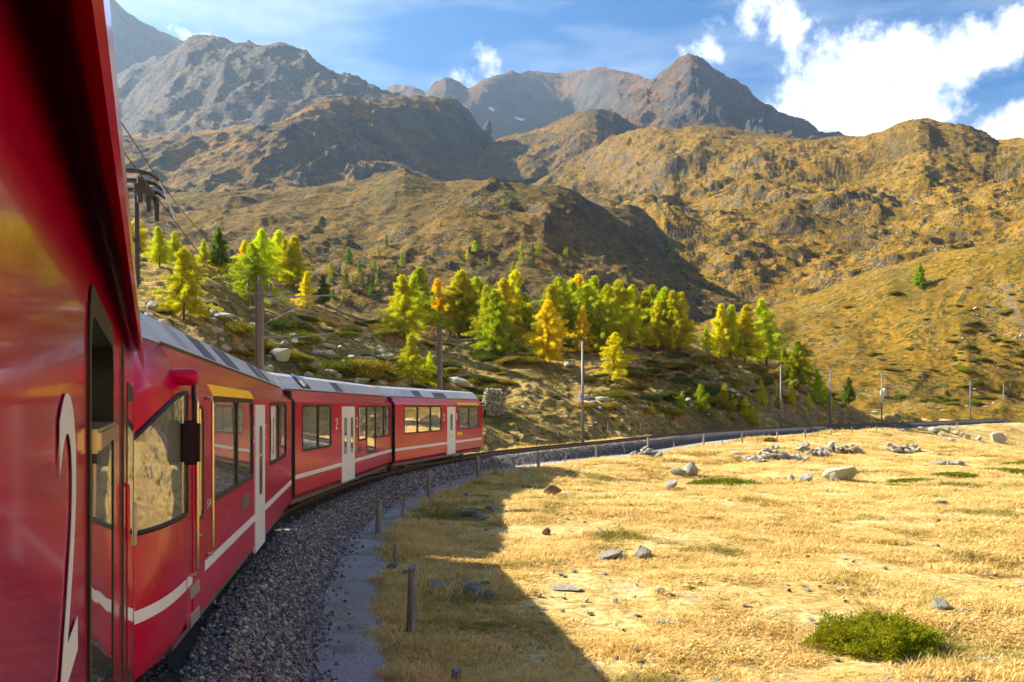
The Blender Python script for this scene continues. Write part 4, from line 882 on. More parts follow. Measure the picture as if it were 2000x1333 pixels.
def wall():
    h = drop(962, 812); 
    if not h: return
    p = h[0]; k = p.y / F; e = empty('dry_stone_wall', 'dry stone wall end behind the leading railcar', 'stone wall', p, .5); W, H = 56 * k, 52 * k; rg = random.Random(5)
    row = 0; z = 0.
    while z < H:
        hh = rg.uniform(.22, .36); w = W * (1 - .45 * (z / H)); x = -w / 2
        while x < w / 2:
            ww = rg.uniform(.3, .62)
            for yy in (-.35, .0, .35):
                link('stone', rg.choice(WST), e, (x + ww / 2, yy * (1 - .4 * z / H) + rg.uniform(-.05, .05), z), (rg.uniform(-.2, .2), rg.uniform(-.2, .2), rg.uniform(0, 6.28)), (ww * .55, ww * .5, hh * .72))
            x += ww
        z += hh * .8
wall()
# boulders strewn over the knoll
LAND = [(270, 'beside the coach roof'), (380, 'near the lone big larch'), (470, 'left of first dark mast'), (560, 'right of first dark mast'), (640, 'above the middle railcar'), (720, 'above the railcar joint'), (820, 'near second dark mast'),
        (920, 'above the leading railcar'), (1000, 'near the stone wall'), (1090, 'left of grey mast'), (1190, 'right of grey mast'), (1290, 'below the grove end'), (1390, 'left of dark hollow'), (1480, 'below the end larches'), (1570, 'by first thin mast'), (1670, 'by last bank mast'), (1780, 'below the lone tree'), (1880, 'left of far masts'), (1980, 'at right picture edge')]
def near(px, py): return ('high up ' if py < 640 else 'mid slope ' if py < 720 else 'low down ') + min(LAND, key=lambda q: abs(q[0] - px))[1]
def strew(n, boxes, meshes, label, group, smin, smax, seed, cat='boulder', only=None, maxd=240, flat=(.6, 1.)):
    rg = random.Random(seed); k = 0
    for _ in range(n * 6):
        if k >= n: break
        bx = rg.choice(boxes); px, py = rg.uniform(bx[0], bx[1]), rg.uniform(bx[2], bx[3]); h = drop(px, py)
        if not h or h[0].y > maxd or h[0].y < 26: continue
        s_, _a = track_s(h[0].x, h[0].y)
        if -3.2 < s_[0] < 3.8: continue
        w = rg.uniform(smin, smax) * (.55 + .9 * rg.random() ** 2)
        o = link('boulder' if cat == 'boulder' else 'juniper_shrub', rg.choice(meshes), None, h[0] - Vector((0, 0, w * .12)), (rg.uniform(-.2, .2), rg.uniform(-.2, .2), rg.uniform(0, 6.28)), (w, w * rg.uniform(.8, 1.2), w * rg.uniform(*flat)))
        if cat != 'boulder': o.color = rg.choice(SHC)
        sw = 'small' if w < smin * .85 else 'large' if w > smax * .72 else 'middling'
        tag(o, f'{sw} {label} {near(px, py)}', cat, group); k += 1
strew(85, [(500,770,690,760),(560,760,660,740),(640,760,690,750)], STL, 'lichen green boulder', 'boulders above the railcar roofs', .32, 1.0, 11)
strew(40, [(940,1130,745,800),(1140,1260,770,800)], STL + STG, 'pale strewn boulder', 'boulders between wall and mast', .25, .8, 12)
strew(46, [(1200,1460,765,815),(1390,1450,715,800),(1100,1400,790,830)], STL + STG, 'pale bank boulder', 'boulders at the foot of the shaded slope', .3, .9, 13)
strew(36, [(290,520,560,700),(520,740,580,680)], STL + STG, 'grey boulder', 'boulders among the left larches', .3, .9, 14)
strew(26, [(760,1300,660,740)], STL + STG, 'grey grove boulder', 'boulders under the middle larches', .35, .9, 15)
put_stone('boulder', STL[1], 896, 752, 44, 'big pale slab boulder above the leading railcar', hz=.7)
put_stone('boulder', STG[2], 1728, 775, 18, 'dark upright rock block on the far grass flat', hz=1.3)

# ------------------------------------------------------------------ trees and shrubs
def leaf_tris(C0, D, L, W, rg):
    """elongated triangles at C0 along D with a random side vector"""
    n = len(C0); S = np.cross(D, rg.normal(size=(n, 3))); S /= np.linalg.norm(S, axis=1, keepdims=True) + 1e-9
    V = np.stack([C0 - S * W[:, None] * .5, C0 + S * W[:, None] * .5, C0 + D * L[:, None]], 1).reshape(-1, 3); return V
def larch(seed, spread=.27, nb=120, start=.10, droop=.25, per=11, ragged=.5, leafL=.34):
    rg = np.random.default_rng(seed); H = 10.
    tz = np.linspace(0, 1, 9); bend = rg.normal(size=2) * .25
    tp = [(bend[0] * t_ * t_ + .06 * math.sin(6 * t_ + seed), bend[1] * t_ * t_, t_ * H) for t_ in tz]
    tm = MB(); tm.tube([(p[0], p[1], p[2] - (.3 if i == 0 else 0)) for i, p in enumerate(tp)], [.19 * (1 - t_) ** .8 + .012 for t_ in tz], 7)
    Vs = []
    for b_ in range(nb):
        h = start + (1 - start) * ((b_ + rg.random()) / nb) ** .92; ang = b_ * 2.39996 + rg.normal() * .35
        sp = ((1 - h) ** .98 + .015) * (.5 + .5 * min(1, (h - start) / .15 + .35)); ln = H * spread * sp * (1 - ragged + 2 * ragged * rg.random() ** 1.3) + .12
        c0 = np.array([np.interp(h, tz, [p[k] for p in tp]) for k in range(3)]); up = .18 + .5 * h - droop * (1 - h)
        dr = np.array([math.cos(ang), math.sin(ang), up]); dr /= np.linalg.norm(dr)
        ln = ln * max(.35, .95 + .75 * float(gnoise(math.cos(ang) * 1.3 + seed * 3, math.sin(ang) * 1.3 + h * 5, seed)))
        nk = max(3, int(per * (ln / 1.6 + .35))); tt = np.sort(rg.random(nk) ** .8) * .9 + .14
        pts = c0 + dr * (tt * ln)[:, None]; pts[:, 2] -= droop * ln * tt ** 2 * .55
        if ln > .7: tm.tube([tuple(c0), tuple(c0 + dr * ln * .5 - np.array([0, 0, droop * ln * .14])), tuple(c0 + dr * ln * .95 - np.array([0, 0, droop * ln * .5]))], [.035, .022, .008], 3, False)
        for q in range(10):
            C0 = pts + rg.normal(size=pts.shape) * .15; D = dr * .55 + rg.normal(size=pts.shape) * .7; D[:, 2] -= .18; D /= np.linalg.norm(D, axis=1, keepdims=True)
            Vs.append(leaf_tris(C0, D, leafL * (.6 + .7 * rg.random(nk)), .07 + .07 * rg.random(nk), rg))
    V = np.vstack(Vs); Fc = np.arange(len(V)).reshape(-1, 3)
    return tm.mesh('trunk', M['bark'], True), mesh_np('crown', V, Fc, M['leaf'], False)
KINDS = {'slim': [larch(1, .34), larch(2, .37, start=.14), larch(3, .33, 130)], 'broad': [larch(4, .47, 150, .12, .3), larch(5, .52, 160, .16, .35), larch(6, .43, 150, .11, .28)],
         'bush': [larch(7, .52, 120, .03, .35, 12), larch(8, .46, 110, .03, .3, 12)], 'pine': [larch(9, .36, 150, .12, .1, 13, .3, .36), larch(10, .40, 150, .08, .12, 13, .3, .36)],
         'small': [larch(11, .30, 55, .05, .2, 7, .4, .8), larch(12, .26, 50, .05, .2, 7, .4, .8), larch(13, .38, 55, .04, .2, 7, .4, .8)]}
COL = {'gold': (.82, .66, .010), 'yellow': (.74, .69, .012), 'lime': (.54, .57, .012), 'green': (.36, .43, .013), 'dark': (.16, .23, .02), 'olive': (.57, .55, .012)}
WORD = {'gold': 'golden orange', 'yellow': 'bright yellow', 'lime': 'yellow green', 'green': 'green', 'dark': 'dark green', 'olive': 'olive yellow'}
def vary(c, rg, a=.14): return tuple(max(0., v * (1 + rg.uniform(-a, a))) for v in c) + (1.,)
def plant_tree(px, by, ty, col, kind, label, group=None, rg=rnd, maxd=235, name='larch_tree', mind=0):
    for k in range(40):
        h = drop(px, by)
        if h and mind <= h[0].y < maxd: break
        by += 4; ty += 2
    else: return None
    p = h[0]; s_, _a = track_s(p.x, p.y)
    hgt = max(.6, (by - ty) * p.y / F); tr, cr = rg.choice(KINDS[kind]); sc = hgt / 10.
    e = empty(name, label, 'tree', p, rg.uniform(0, 6.28), group); wj = sc * rg.uniform(.92, 1.12)
    a = link('trunk', tr, e, None, None, (sc, sc, sc)); c = link('crown', cr, e, None, None, (wj, wj, sc)); c.color = vary(COL[col], rg)
    return e
ORD = ['first', 'second', 'third', 'fourth', 'fifth', 'sixth', 'seventh', 'eighth', 'ninth', 'tenth', 'eleventh', 'twelfth', 'thirteenth', 'fourteenth', 'fifteenth', 'sixteenth', 'seventeenth', 'eighteenth', 'nineteenth', 'twentieth', 'twenty-first', 'twenty-second', 'twenty-third', 'twenty-fourth', 'twenty-fifth', 'twenty-sixth', 'twenty-seventh']
def row_of(trees, where, group):
    trees = sorted(trees, key=lambda t_: t_[0]); count = {}
    for t_ in trees: count[t_[3]] = count.get(t_[3], 0) + 1
    seen = {}
    for (px, by, ty, col, kind) in trees:
        k = seen.get(col, 0); seen[col] = k + 1; w = WORD[col]
        kindw = 'pine' if kind == 'pine' else 'larch'
        lab = f'only {w} {kindw} {where}' if count[col] == 1 else f'{w} {kindw} {where}, {ORD[k]} such from the left'
        plant_tree(px, by, ty, col, kind, lab, group, name='pine_tree' if kind == 'pine' else 'larch_tree')
row_of([(264,505,428,'yellow','broad'),(312,522,445,'lime','broad'),(342,518,455,'olive','broad'),(360,624,490,'lime','broad'),(428,532,447,'dark','pine'),(398,524,470,'lime','slim'),(433,534,487,'yellow','slim'),
        (478,546,472,'yellow','broad'),(512,545,450,'yellow','broad'),(540,545,452,'yellow','broad'),(494,596,478,'green','broad'),(574,565,465,'lime','broad'),(556,548,468,'lime','slim'),(598,606,532,'gold','slim'),(632,596,540,'dark','pine')],
       'on the left knoll', 'larches on the left knoll')
row_of([(790,664,542,'olive','broad'),(818,652,526,'green','broad'),(858,644,545,'gold','slim'),(896,652,530,'lime','broad'),(935,656,545,'lime','broad'),(968,697,570,'green','broad'),(1000,665,532,'yellow','broad'),(1024,664,575,'olive','broad'),
        (1067,714,590,'gold','broad'),(1095,674,545,'green','broad'),(1130,664,540,'yellow','broad'),(1160,668,543,'lime','broad'),(1136,694,600,'yellow','slim'),(1172,694,590,'green','broad'),(1210,674,552,'lime','broad'),(1240,672,560,'lime','broad'),
        (1274,672,560,'green','broad'),(1296,684,566,'lime','broad'),(1330,692,574,'olive','slim'),(1318,690,572,'lime','broad'),(880,656,560,'yellow','slim'),(805,656,540,'lime','slim'),(915,660,552,'olive','broad'),(950,672,560,'lime','slim'),(985,672,548,'olive','broad'),(1078,676,560,'olive','broad'),(1115,672,552,'lime','broad'),(1148,676,560,'olive','broad'),(1190,684,560,'olive','broad'),(1225,680,566,'yellow','broad'),(1258,676,572,'olive','broad'),(1284,688,590,'yellow','slim')],
       'in the middle grove', 'larches in the middle grove')
row_of([(1408,700,596,'yellow','slim'),(1426,704,600,'lime','slim'),(1455,708,600,'lime','broad'),(1497,714,587,'olive','slim'),(1560,764,668,'green','broad'),(1380,690,640,'lime','small'),(1657,794,738,'dark','pine'),(1440,706,640,'green','broad'),(1600,790,722,'lime','slim'),(1535,745,680,'green','slim')],
       'at the end of the knoll', 'larches at the end of the knoll')
plant_tree(1198, 742, 652, 'gold', 'bush', 'broad bushy golden larch behind the grey mast')
plant_tree(805, 744, 655, 'lime', 'bush', 'young yellow green larch between the two tall dark masts')
plant_tree(840, 742, 690, 'yellow', 'small', 'small yellow larch beside the dark mast')
plant_tree(1797, 566, 514, 'green', 'pine', 'lone green tree on the grassy hillside', maxd=500, mind=240)
for (px, by, ty, col) in [(1370,806,752,'green'),(1412,800,752,'green'),(1455,814,776,'yellow'),(1488,790,744,'lime'),(1432,800,770,'yellow'),(1545,792,745,'olive'),(1330,800,766,'green'),(1272,806,784,'lime'),(1300,812,792,'yellow'),(1520,800,760,'green'),(1470,822,795,'lime'),(1580,800,770,'gold'),(1620,806,770,'lime')]:
    plant_tree(px, by, ty, col, 'small', 'larch sapling on the shaded slope above the line', 'saplings on the shaded slope')
rg = random.Random(21)
def far_grove(n, boxes, cols, label, group, hmin, hmax):
    k = 0
    for _ in range(n * 8):
        if k >= n: break
        bx = rg.choice(boxes); px, py = rg.uniform(bx[0], bx[1]), rg.uniform(bx[2], bx[3]); h = drop(px, py)
        if not h or h[0].y < 240 or h[0].y > 900: continue
        if plant_tree(px, py, py - rg.uniform(hmin, hmax), rg.choice(cols), 'small', label + ' ' + min(LAND, key=lambda q: abs(q[0] - px))[1], group, rg, 900, mind=240): k += 1
far_grove(16, [(880,1060,500,545),(920,1120,470,540),(1060,1120,500,560)], ['lime', 'green', 'yellow', 'dark', 'green'], 'small far larch on the moraine, seen', 'far larches on the moraine', 14, 30)
far_grove(22, [(620,790,480,590),(640,760,500,600)], ['dark', 'dark', 'green'], 'dark far conifer in the hollow, seen', 'far conifers in the hollow', 14, 32)
far_grove(9, [(1180,1480,440,570),(820,1000,380,470)], ['dark', 'green', 'lime'], 'tiny lone tree on the far moraine, seen', 'lone trees on the far moraine', 8, 18)
# juniper cushions
def juniper(seed, n=900, leaf=.10, lum=.20):
    rg = np.random.default_rng(seed); u = rg.normal(size=(n, 3)); u[:, 2] = np.abs(u[:, 2]); u /= np.linalg.norm(u, axis=1, keepdims=True)
    lump = 1 + lum * fbm(u[:, 0] * 3.2 + seed, u[:, 1] * 3.2 + u[:, 2] * 2, 4, seed); R_ = (.70 + .30 * rg.random(n) ** .5) * lump
    C0 = u * R_[:, None] * np.array([1, 1, .62]); Vs = []
    for q in range(3):
        D = u * .8 + rg.normal(size=u.shape) * .55 + np.array([0, 0, .35]); D /= np.linalg.norm(D, axis=1, keepdims=True)
        Vs.append(leaf_tris(C0 + rg.normal(size=u.shape) * leaf * .5, D, leaf * (.7 + .8 * rg.random(n)), leaf * (.3 + .3 * rg.random(n)), rg))
    a = np.linspace(0, 2 * np.pi, 13)[:-1]; rings = []
    V = np.vstack(Vs); core = [];
    for zz in (0, .2, .4, .52):
        r_ = .80 * math.sqrt(max(0, 1 - (zz / .58) ** 2)); core.append(np.stack([r_ * np.cos(a), r_ * np.sin(a), np.full(12, zz - .03)], -1))
    core = np.vstack(core); tri = []
    for i in range(3):
        for k in range(12): q = (i*12+k, i*12+(k+1) % 12, (i+1)*12+(k+1) % 12, (i+1)*12+k); tri += [(q[0], q[1], q[2]), (q[0], q[2], q[3])]
    for k in range(1, 11): tri.append((36, 36 + k, 37 + k))
    Fc = np.vstack([np.arange(len(V)).reshape(-1, 3), np.array(tri) + len(V)])
    return mesh_np('juniper', np.vstack([V, core]), Fc, M['shrub'], False)
JUN = [juniper(200 + k) for k in range(4)]; JBIG = [juniper(210, 8000, .05, .36), juniper(211, 2500, .08)]
SHC = [(.12, .13, .014, 1), (.16, .165, .016, 1), (.22, .20, .018, 1), (.08, .10, .014, 1), (.28, .21, .02, 1)]
def put_shrub(px, py, wpx, label, col, me, hz=.6, dp=1., group=None, cat='shrub'):
    h = drop(px, py)
    if not h: return
    w = wpx * h[0].y / F / 2; o = link('juniper_shrub', me, None, h[0] - Vector((0, 0, w * .05)), (0, 0, rnd.uniform(0, 6)), (w, w * dp, w * hz)); o.color = col + (1,); o.rotation_euler[2] = rnd.uniform(-.2, .2)
    return tag(o, label, cat, group)
put_shrub(1712, 1262, 250, 'big green juniper bush in the foreground meadow', (.23, .245, .012), JBIG[0], .74, .85)
put_shrub(1418, 950, 150, 'flat green juniper mat beside the pale white stone', (.15, .19, .012), JBIG[1], .36, .8)
put_shrub(1590, 955, 30, 'small green tuft beside the little grey boulder', (.15, .14, .014), JUN[0], .5)
for i, (px, py, w) in enumerate([(1790,942,110),(1860,930,110),(1950,922,120),(1750,950,60)]):
    put_shrub(px, py, w, 'low green juniper mat in the chain across the far meadow', (.17, .20, .014), JBIG[1], .26, .7, 'chain of juniper mats')
put_shrub(1985, 908, 60, 'yellow green juniper mat at the right picture edge', (.20, .23, .014), JBIG[1], .34)
put_shrub(1452, 900, 60, 'brownish green mat below the longest stone heap', (.17, .14, .015), JUN[1], .4)
put_shrub(1640, 885, 50, 'green hummock among the stone heaps', (.16, .13, .015), JUN[2], .6)
put_shrub(1505, 862, 26, 'round shrub beside the far fence posts', (.17, .13, .02), JUN[3], .9)
put_shrub(1885, 1020, 50, 'thin dark juniper tuft in the meadow on the right', (.12, .11, .015), JUN[1], .25)
put_shrub(1975, 1170, 36, 'small juniper sprig near the right picture edge', (.10, .12, .015), JUN[2], .4)
put_shrub(1345, 1150, 30, 'small green sprig beside a tiny pale stone', (.16, .17, .015), JUN[0], .4)
put_shrub(930, 972, 70, 'dark green juniper mat in the train shadow', (.10, .12, .02), JUN[3], .25)
for i, (px, py, w) in enumerate([(1265,806,34),(1465,825,34),(1250,800,14),(1430,815,20),(1395,812,16),(975,800,26)]):
    put_shrub(px, py, w, ('broad ' if w > 30 else 'small ') + 'yellow autumn bush ' + near(px, py), (.42, .32, .015), JUN[i % 4], .95, 1., 'autumn bushes at the knoll foot')
JL = 'low dark juniper cushion on the knoll slope'
strew(180, [(290,740,560,740),(560,760,620,760),(760,1000,660,790),(900,1350,660,800),(1150,1500,700,800),(1350,1680,690,800),(1220,1650,700,790),(1240,1640,710,790)], JUN, 'juniper cushion', 'juniper cushions on the knoll', .9, 2.7, 31, 'shrub', flat=(.35, .6))  # last boxes add denser dark cushions so the shadowed slope reads darker
strew(75, [(1560,2000,540,770),(1700,2000,640,770),(1850,2000,560,720)], JUN, 'olive hillside shrub', 'shrub patches on the hillside', .8, 2.8, 33, 'shrub', maxd=420, flat=(.3, .5))
strew(18, [(1740,2000,772,790)], JUN, 'dark hedge shrub', 'low hedge shrubs on the far flat', 1.2, 2.4, 34, 'shrub', maxd=420, flat=(.45, .7))
strew(40, [(1650,2000,760,812),(1800,2000,600,760)], STG + STL, 'pale far stone', 'pale stones across the line', .3, .8, 35, maxd=420)

# ------------------------------------------------------------------ fence posts
def post_mesh(seed, r, h):
    rg = random.Random(seed); b = MB(); n = 9; lv = 6
    for i in range(lv):
        t_ = i / (lv - 1); cx_, cy_ = .05 * h * math.sin(seed + t_ * 2) * .4, .03 * h * math.cos(seed + t_ * 3) * .4
        for k in range(n): a = 2 * math.pi * k / n; q = r * (1 - .12 * t_) * (1 + .10 * math.sin(k * 2.3 + seed)); b.v.append((cx_ + q * math.cos(a), cy_ + q * math.sin(a), -.35 + (h + .35) * t_ + (.03 * math.sin(k + seed) if i == lv - 1 else 0)))
    b.f = [(i*n+k, i*n+(k+1) % n, (i+1)*n+(k+1) % n, (i+1)*n+k) for i in range(lv - 1) for k in range(n)] + [tuple(range((lv - 1) * n, lv * n))]
    return b.mesh('fence_post', M['wood'], False)
PM = [post_mesh(3 + k, .088 + .01 * (k % 2), 1.0) for k in range(4)]; PT = [post_mesh(13 + k, .05, 1.0) for k in range(3)]
posts = [(806,1238,130,0,.0),(740,1042,66,0,.02),(770,1108,46,1,.02),(785,1008,38,1,.16),(838,974,54,0,.02),(880,952,32,1,-.12),(935,934,42,0,-.05),(1052,917,34,0,.0),(1004,916,18,1,.0),(1105,906,22,1,.03),(1165,896,28,0,.0),(1220,886,20,1,-.15),(1266,881,26,0,.0),(1316,878,14,1,.0),
         (1375,872,24,0,.0),(1412,869,12,1,-.1),(1450,866,20,0,.0),(1479,864,12,1,.0),(1518,861,17,0,.0),(1573,856,17,0,.02),(1597,853,10,1,.0),(1623,851,14,0,.0),(1664,848,14,0,.0),(1712,844,12,0,.0),(1868,838,12,0,.15),(893,1342,34,0,.02)]
nth = 0
for (px, py, hp, kind, tl) in sorted(posts, key=lambda q: -q[1]):
    h = drop(px, py)
    if not h: continue
    hh = hp * h[0].y / F
    nth += 1
    if (px, py) == (806, 1238): lab = 'thickest grey fence post standing in the shaded foreground'
    elif px == 893: lab = 'fence post top cut off by the bottom picture edge'
    elif px == 1868: lab = 'leaning fence post by the far embankment boulders'
    else: lab = f'{"thin" if kind else "stout"} weathered fence post beside the gravel path, {ORD[nth-1]} along from the photographer'
    o = link('fence_post', (PT if kind else PM)[nth % 3], None, h[0], (rnd.uniform(-.04, .04), tl, rnd.uniform(0, 6) * 0), (max(.75, min(1.5, hh)) if not kind else .9,) * 2 + (hh,)); tag(o, lab, 'fence post', 'fence posts along the path')
for k, (px, py, hp) in enumerate([(1008,856,22),(1090,853,22),(1120,850,18),(1187,848,24),(1250,845,20),(1340,836,14)]):
    h = drop(px, py)
    if h and h[0].y < 160: o = link('fence_post', PT[k % 3], None, h[0], (0, rnd.uniform(-.1, .1), 0), (.9, .9, hp * h[0].y / F)); tag(o, f'thin fence stake on the bank behind the track, {ORD[k]} from the left', 'fence post', 'stakes behind the track')

# ------------------------------------------------------------------ masts and wires
def mast(px, d, ztop, label, steel, box=False, arm=True):
    x = (px - CX) * d / F; z0 = min(-.3, floor_z(x, d)) - .4
    s_, a_ = track_s(x, d); (tp, td) = at_arc(a_[0]); rt = (td[1], -td[0])
    e = empty('catenary_mast', label, 'mast', (x, d, 0), math.atan2(rt[1], rt[0]), 'catenary masts')          # local x points to the track
    b = MB(); H = ztop
    if steel:
        for (x0, x1, y0, y1) in ((-.13, -.115, -.11, .11), (.115, .13, -.11, .11), (-.115, .115, -.008, .008)): b.box(x0, x1, y0, y1, z0, H)
        b.build('pole', M['mast'], e)
    else:
        b.tube([(0, 0, z0), (0, 0, H)], [.15, .10], 14); b.build('pole', M['mast2'], e, smooth=True)
    b = MB(); b.box(-.45, .45, -.04, .04, H - .35, H - .28); ca = b.build('crossarm', M['mast2'], e)
    for xx, zz in ((-.40, H - .28), (0, H), (.40, H - .28)):
        b = MB(); b.tube([(xx, 0, zz), (xx, 0, zz + .10)], .02, 6); b.tube([(xx, 0, zz + .08), (xx, 0, zz + .13), (xx, 0, zz + .2), (xx, 0, zz + .26), (xx, 0, zz + .32)], [.03, .075, .05, .075, .035], 10); b.build('insulator', M['insul'], e, smooth=True)
    if arm:
        L = abs(s_[0]) + .3
        b = MB(); b.tube([(.1, 0, 6.75), (L, 0, 6.8)], .022, 8); b.tube([(.1, 0, 5.75), (L * .75, 0, 6.75)], .016, 8); b.tube([(.1, 0, 5.35), (L * .5, 0, 5.3), (L * .95, 0, 5.45)], .014, 6); b.build('cantilever', M['mast2'], e)
        b = MB(); b.tube([(.28, 0, 6.755), (.55, 0, 6.765)], [.055, .055], 8); b.build('insulator', M['insul'], e)
    if box:
        b = MB(); b.box(-.42, -.14, -.16, -.10, 3.25, 3.75); b.build('sign_plate', M['signbox'], e, bev=.01)
        b = MB(); b.box(-.30, -.10, -.16, -.12, 3.85, 4.15); b.build('sign_plate', M['signbox'], e, bev=.01)
        for zz in (3.35, 4.05): b = MB(); b.box(-.17, .17, -.165, -.12, zz, zz + .05); b.build('clamp', M['alu'], e)
    return (x, d, H, float(a_[0]))
ms = [mast(507, 33.3, 7.2, 'dark steel mast behind the railcar beside the young yellow green larch', True, arm=True),
      mast(859, 55.0, 7.5, 'dark steel mast rising above the leading railcar roof', True), mast(1138, 79.0, 8.45, 'grey mast with two small white plates', False, True),
      mast(1525, 140, 9.3, 'first thin mast right of the larch knoll, before the shaded bank', False), mast(1622, 158, 9.3, 'thin mast at the foot of the shaded bank', False), mast(1722, 174, 9.3, 'thin mast at the end of the knoll beside the gravel flat', False),
      mast(1895, 222, 9.4, 'second farthest thin mast on the far straight', False), mast(1960, 250, 9.3, 'farthest thin mast near the right picture edge', False)]
sup = [A0 + 2] + [v for v in np.arange(A0 + 18, ms[0][3] - 8, 17)] + [m_[3] for m_ in ms] + [float(np.interp(330, line[:, 1], arc))]
def wire(name, label, off, zf, sag, r, pts3=None):
    b = MB(); out = []
    if pts3 is None: q = [at_arc(a_)[0] for a_ in sup]; pts3 = [(p[0], p[1], zf) for p in q]
    for i in range(len(pts3) - 1):
        p, q = Vector(pts3[i]), Vector(pts3[i + 1])
        for k in range(8): t_ = k / 8; v = p.lerp(q, t_); v.z -= sag * 4 * t_ * (1 - t_); out.append(v)
    out.append(Vector(pts3[-1])); b.tube(out, r, 5); o = b.build(name, M['wire']); return tag(o, label, 'wire', 'overhead wires')
wire('contact_wire', 'contact wire hanging lowest over the track', 0, 5.42, .02, .008)
wire('catenary_wire', 'carrying wire sagging above the contact wire', 0, 6.1, .45, .006)
tops = [(m_[0], m_[1], m_[2] + .3) for m_ in ms]
back = [(-26, 24, 7.6), (-50, 4, 7.6)]
wire('feeder_wire', 'feeder wire running along the mast tops', 0, 0, .35, .006, [back[1], back[0]] + tops)

# ------------------------------------------------------------------ grass and ballast stones (too many to count)
def scatter(name, pts, rot, sc, coll, m_kind='stuff'):
    me = bpy.data.meshes.new(name); me.vertices.add(len(pts)); me.vertices.foreach_set('co', np.asarray(pts, np.float32).ravel())
    at = me.attributes.new('rot', 'FLOAT_VECTOR', 'POINT'); at.data.foreach_set('vector', np.asarray(rot, np.float32).ravel())
    at = me.attributes.new('sc', 'FLOAT_VECTOR', 'POINT'); at.data.foreach_set('vector', np.asarray(sc, np.float32).ravel())
    o = link(name, me); ng = bpy.data.node_groups.new(name, 'GeometryNodeTree')
    ng.interface.new_socket('Geometry', in_out='INPUT', socket_type='NodeSocketGeometry'); ng.interface.new_socket('Geometry', in_out='OUTPUT', socket_type='NodeSocketGeometry')
    gi, go = ng.nodes.new('NodeGroupInput'), ng.nodes.new('NodeGroupOutput'); ip = ng.nodes.new('GeometryNodeInstanceOnPoints'); ci = ng.nodes.new('GeometryNodeCollectionInfo')
    ci.inputs['Collection'].default_value = coll; ci.inputs['Separate Children'].default_value = True; ci.inputs['Reset Children'].default_value = True
    ra = ng.nodes.new('GeometryNodeInputNamedAttribute'); ra.data_type = 'FLOAT_VECTOR'; ra.inputs[0].default_value = 'rot'
    sa = ng.nodes.new('GeometryNodeInputNamedAttribute'); sa.data_type = 'FLOAT_VECTOR'; sa.inputs[0].default_value = 'sc'
    e2r = ng.nodes.new('FunctionNodeEulerToRotation')
    ng.links.new(gi.outputs[0], ip.inputs['Points']); ng.links.new(ci.outputs[0], ip.inputs['Instance']); ip.inputs['Pick Instance'].default_value = True
    ng.links.new(ra.outputs[0], e2r.inputs[0]); ng.links.new(e2r.outputs[0], ip.inputs['Rotation']); ng.links.new(sa.outputs[0], ip.inputs['Scale']); ng.links.new(ip.outputs[0], go.inputs[0])
    md = o.modifiers.new('scatter', 'NODES'); md.node_group = ng; return tag(o, kind='stuff')
def tuft(seed, n=22, h=.16, r=.10, lean=.5):
    rg = np.random.default_rng(seed); V, Fc = [], []
    for i in range(n):
        a = rg.uniform(0, 6.28); p = np.array([rg.normal() * r * .6, rg.normal() * r * .6, -.02]); hh = h * rg.uniform(.5, 1.2); d = np.array([math.cos(a), math.sin(a), 0]) * lean * hh * rg.uniform(.3, 1.3)
        s_ = np.array([-math.sin(a), math.cos(a), 0]) * .006 * rg.uniform(.7, 1.6); b0 = len(V)
        V += [p - s_, p + s_, p + d * .4 + (0, 0, hh * .65) - s_ * .8, p + d * .4 + (0, 0, hh * .65) + s_ * .8, p + d + (0, 0, hh)]
        Fc += [(b0, b0 + 1, b0 + 3), (b0, b0 + 3, b0 + 2), (b0 + 2, b0 + 3, b0 + 4)]
    return mesh_np('tuft', np.array(V), np.array(Fc), M['blade'], False)
gc = bpy.data.collections.new('tufts')
for k in range(5): gc.objects.link(bpy.data.objects.new('tuft', tuft(300 + k, 24, .045 + .013 * k, .11, .8 + .2 * k)))
ng_ = np.random.default_rng(5)
N = 180000; ang = np.radians(ng_.uniform(-16, 33, N)); r = 7.5 * (230 / 7.5) ** ng_.random(N); x, y = r * np.sin(ang), r * np.cos(ang); s_, a_ = track_s(x, y)
n1 = fbm(x / 3.1, y / 3.1, 4, 77); keep = (((s_ > 3.35 + .8 * sstep(45, 62, y) + .7 * gnoise(x * 1.3, y * 1.3, 3) * (1 - .6 * sstep(45, 62, y)) - .9 * (ng_.random(N) < .06)) & (n1 > -.30 + .5 * ng_.random(N) - .25 * (s_ < 4.6))) | ((s_ < -3.4) & (s_ > -9) & (y > 50)))
x, y, r, s_ = x[keep], y[keep], r[keep], s_[keep]; z = ground_z(x, y); n = len(x)
edge = np.exp(-((s_ - 3.9) / .55) ** 2) * (s_ > 0) * (y < 48); hgt = (.75 + .5 * ng_.random(n)) * (1 + .9 * edge) * np.clip(.85 + 1.0 * fbm(x / 1.7, y / 1.7, 3, 55) + .7 * fbm(x / 7, y / 7, 3, 56), .22, 2.1) * np.clip(.9 + r / 90, 0, 2.4); wd = np.clip(.8 + r / 24, .9, 6.)
scatter('grass', np.stack([x, y, z], -1), np.stack([ng_.normal(size=n) * .12, ng_.normal(size=n) * .12, ng_.uniform(0, 6.28, n)], -1), np.stack([wd, wd, hgt], -1), gc)
sc_ = bpy.data.collections.new('stones')
for k in range(5):
    me = stone_mesh('ballast_piece', M['bstone'], 400 + k, 1, .8, .95); sc_.objects.link(bpy.data.objects.new('ballast_piece', me))
N = 60000; aa = float(np.interp(4, line[:, 1], arc)); ab = float(np.interp(95, line[:, 1], arc)); u = ng_.random(N); a_ = aa + (ab - aa) * (np.exp(u * math.log(9)) - 1) / 8
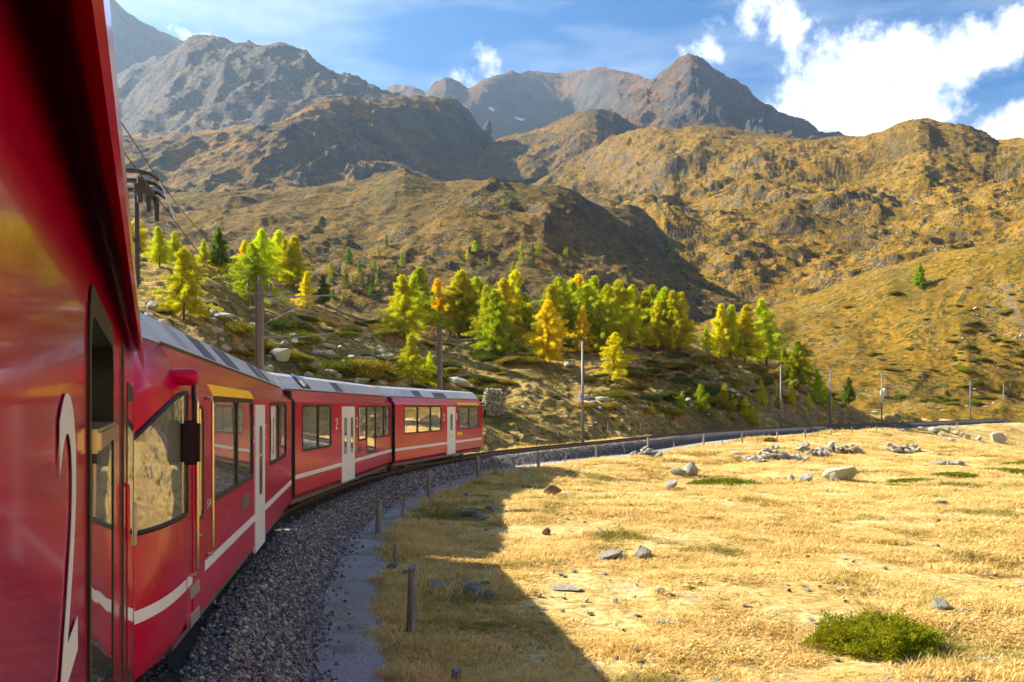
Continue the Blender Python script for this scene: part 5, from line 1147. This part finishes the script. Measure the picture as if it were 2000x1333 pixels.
s_ = np.where(ng_.random(N) < .93, ng_.uniform(.95, 2.42, N), ng_.uniform(-2.4, .9, N)); spill = ng_.random(N) < .016; s_ = np.where(spill, 2.3 + np.abs(ng_.normal(size=N)) * .22, s_); p, d = at_arc(a_); rt = np.stack([d[:, 1], -d[:, 0]], -1); q = p + rt * s_[:, None]
z = np.interp(s_, [-2.5, -2.0, -1.45, -.5, .5, 1.4, 1.9, 2.32], [-.78, -.5, -.20, -.185, -.185, -.20, -.46, -.68]) + .005 + .035 * (s_ > 2.4); z = z - low(p[:, 1]) * np.clip((-.2 - z) / .45, 0, 1); sz = ng_.uniform(.026, .055, N) * (1 + .35 * (u > .6))
scatter('ballast', np.stack([q[:, 0], q[:, 1], z], -1), ng_.uniform(0, 6.28, (N, 3)), np.stack([sz * ng_.uniform(.8, 1.3, N), sz, sz * ng_.uniform(.7, 1.1, N)], -1), sc_)

pb = bpy.data.collections.new('pebbles')
for k in range(3): pb.objects.link(bpy.data.objects.new('pebble', SMALL[5 + k]))
N = 1100; ang = np.radians(ng_.uniform(-10, 32, N)); r = 9 * (130 / 9) ** ng_.random(N); x, y = r * np.sin(ang), r * np.cos(ang); s_, a_ = track_s(x, y)
keep = (s_ > 3.6) & (fbm(x / 3.1, y / 3.1, 4, 77) < .15 * ng_.random(N) - .05); x, y, r = x[keep], y[keep], r[keep]; n = len(x); z = ground_z(x, y); sz = ng_.uniform(.02, .07, n) * (1 + r / 60)
scatter('gravel', np.stack([x, y, z + sz * .25], -1), np.stack([ng_.normal(size=n) * .3, ng_.normal(size=n) * .3, ng_.uniform(0, 6.28, n)], -1), np.stack([sz * 1.3, sz, sz * .7], -1), pb)

# things of one group that still share a label: say which one by its place from the left
same = {}
for o in list(C.objects):
    if o.parent is None and o.get('group') and o.get('label'): same.setdefault((o['group'], o['label']), []).append(o)
for (g, lab), obs in same.items():
    if 1 < len(obs) <= len(ORD) and len(lab.split()) <= 12:
        for k, o in enumerate(sorted(obs, key=lambda q: q.location.x / max(1., q.location.y))): o['label'] = f'{lab}, {ORD[k]} from the left'
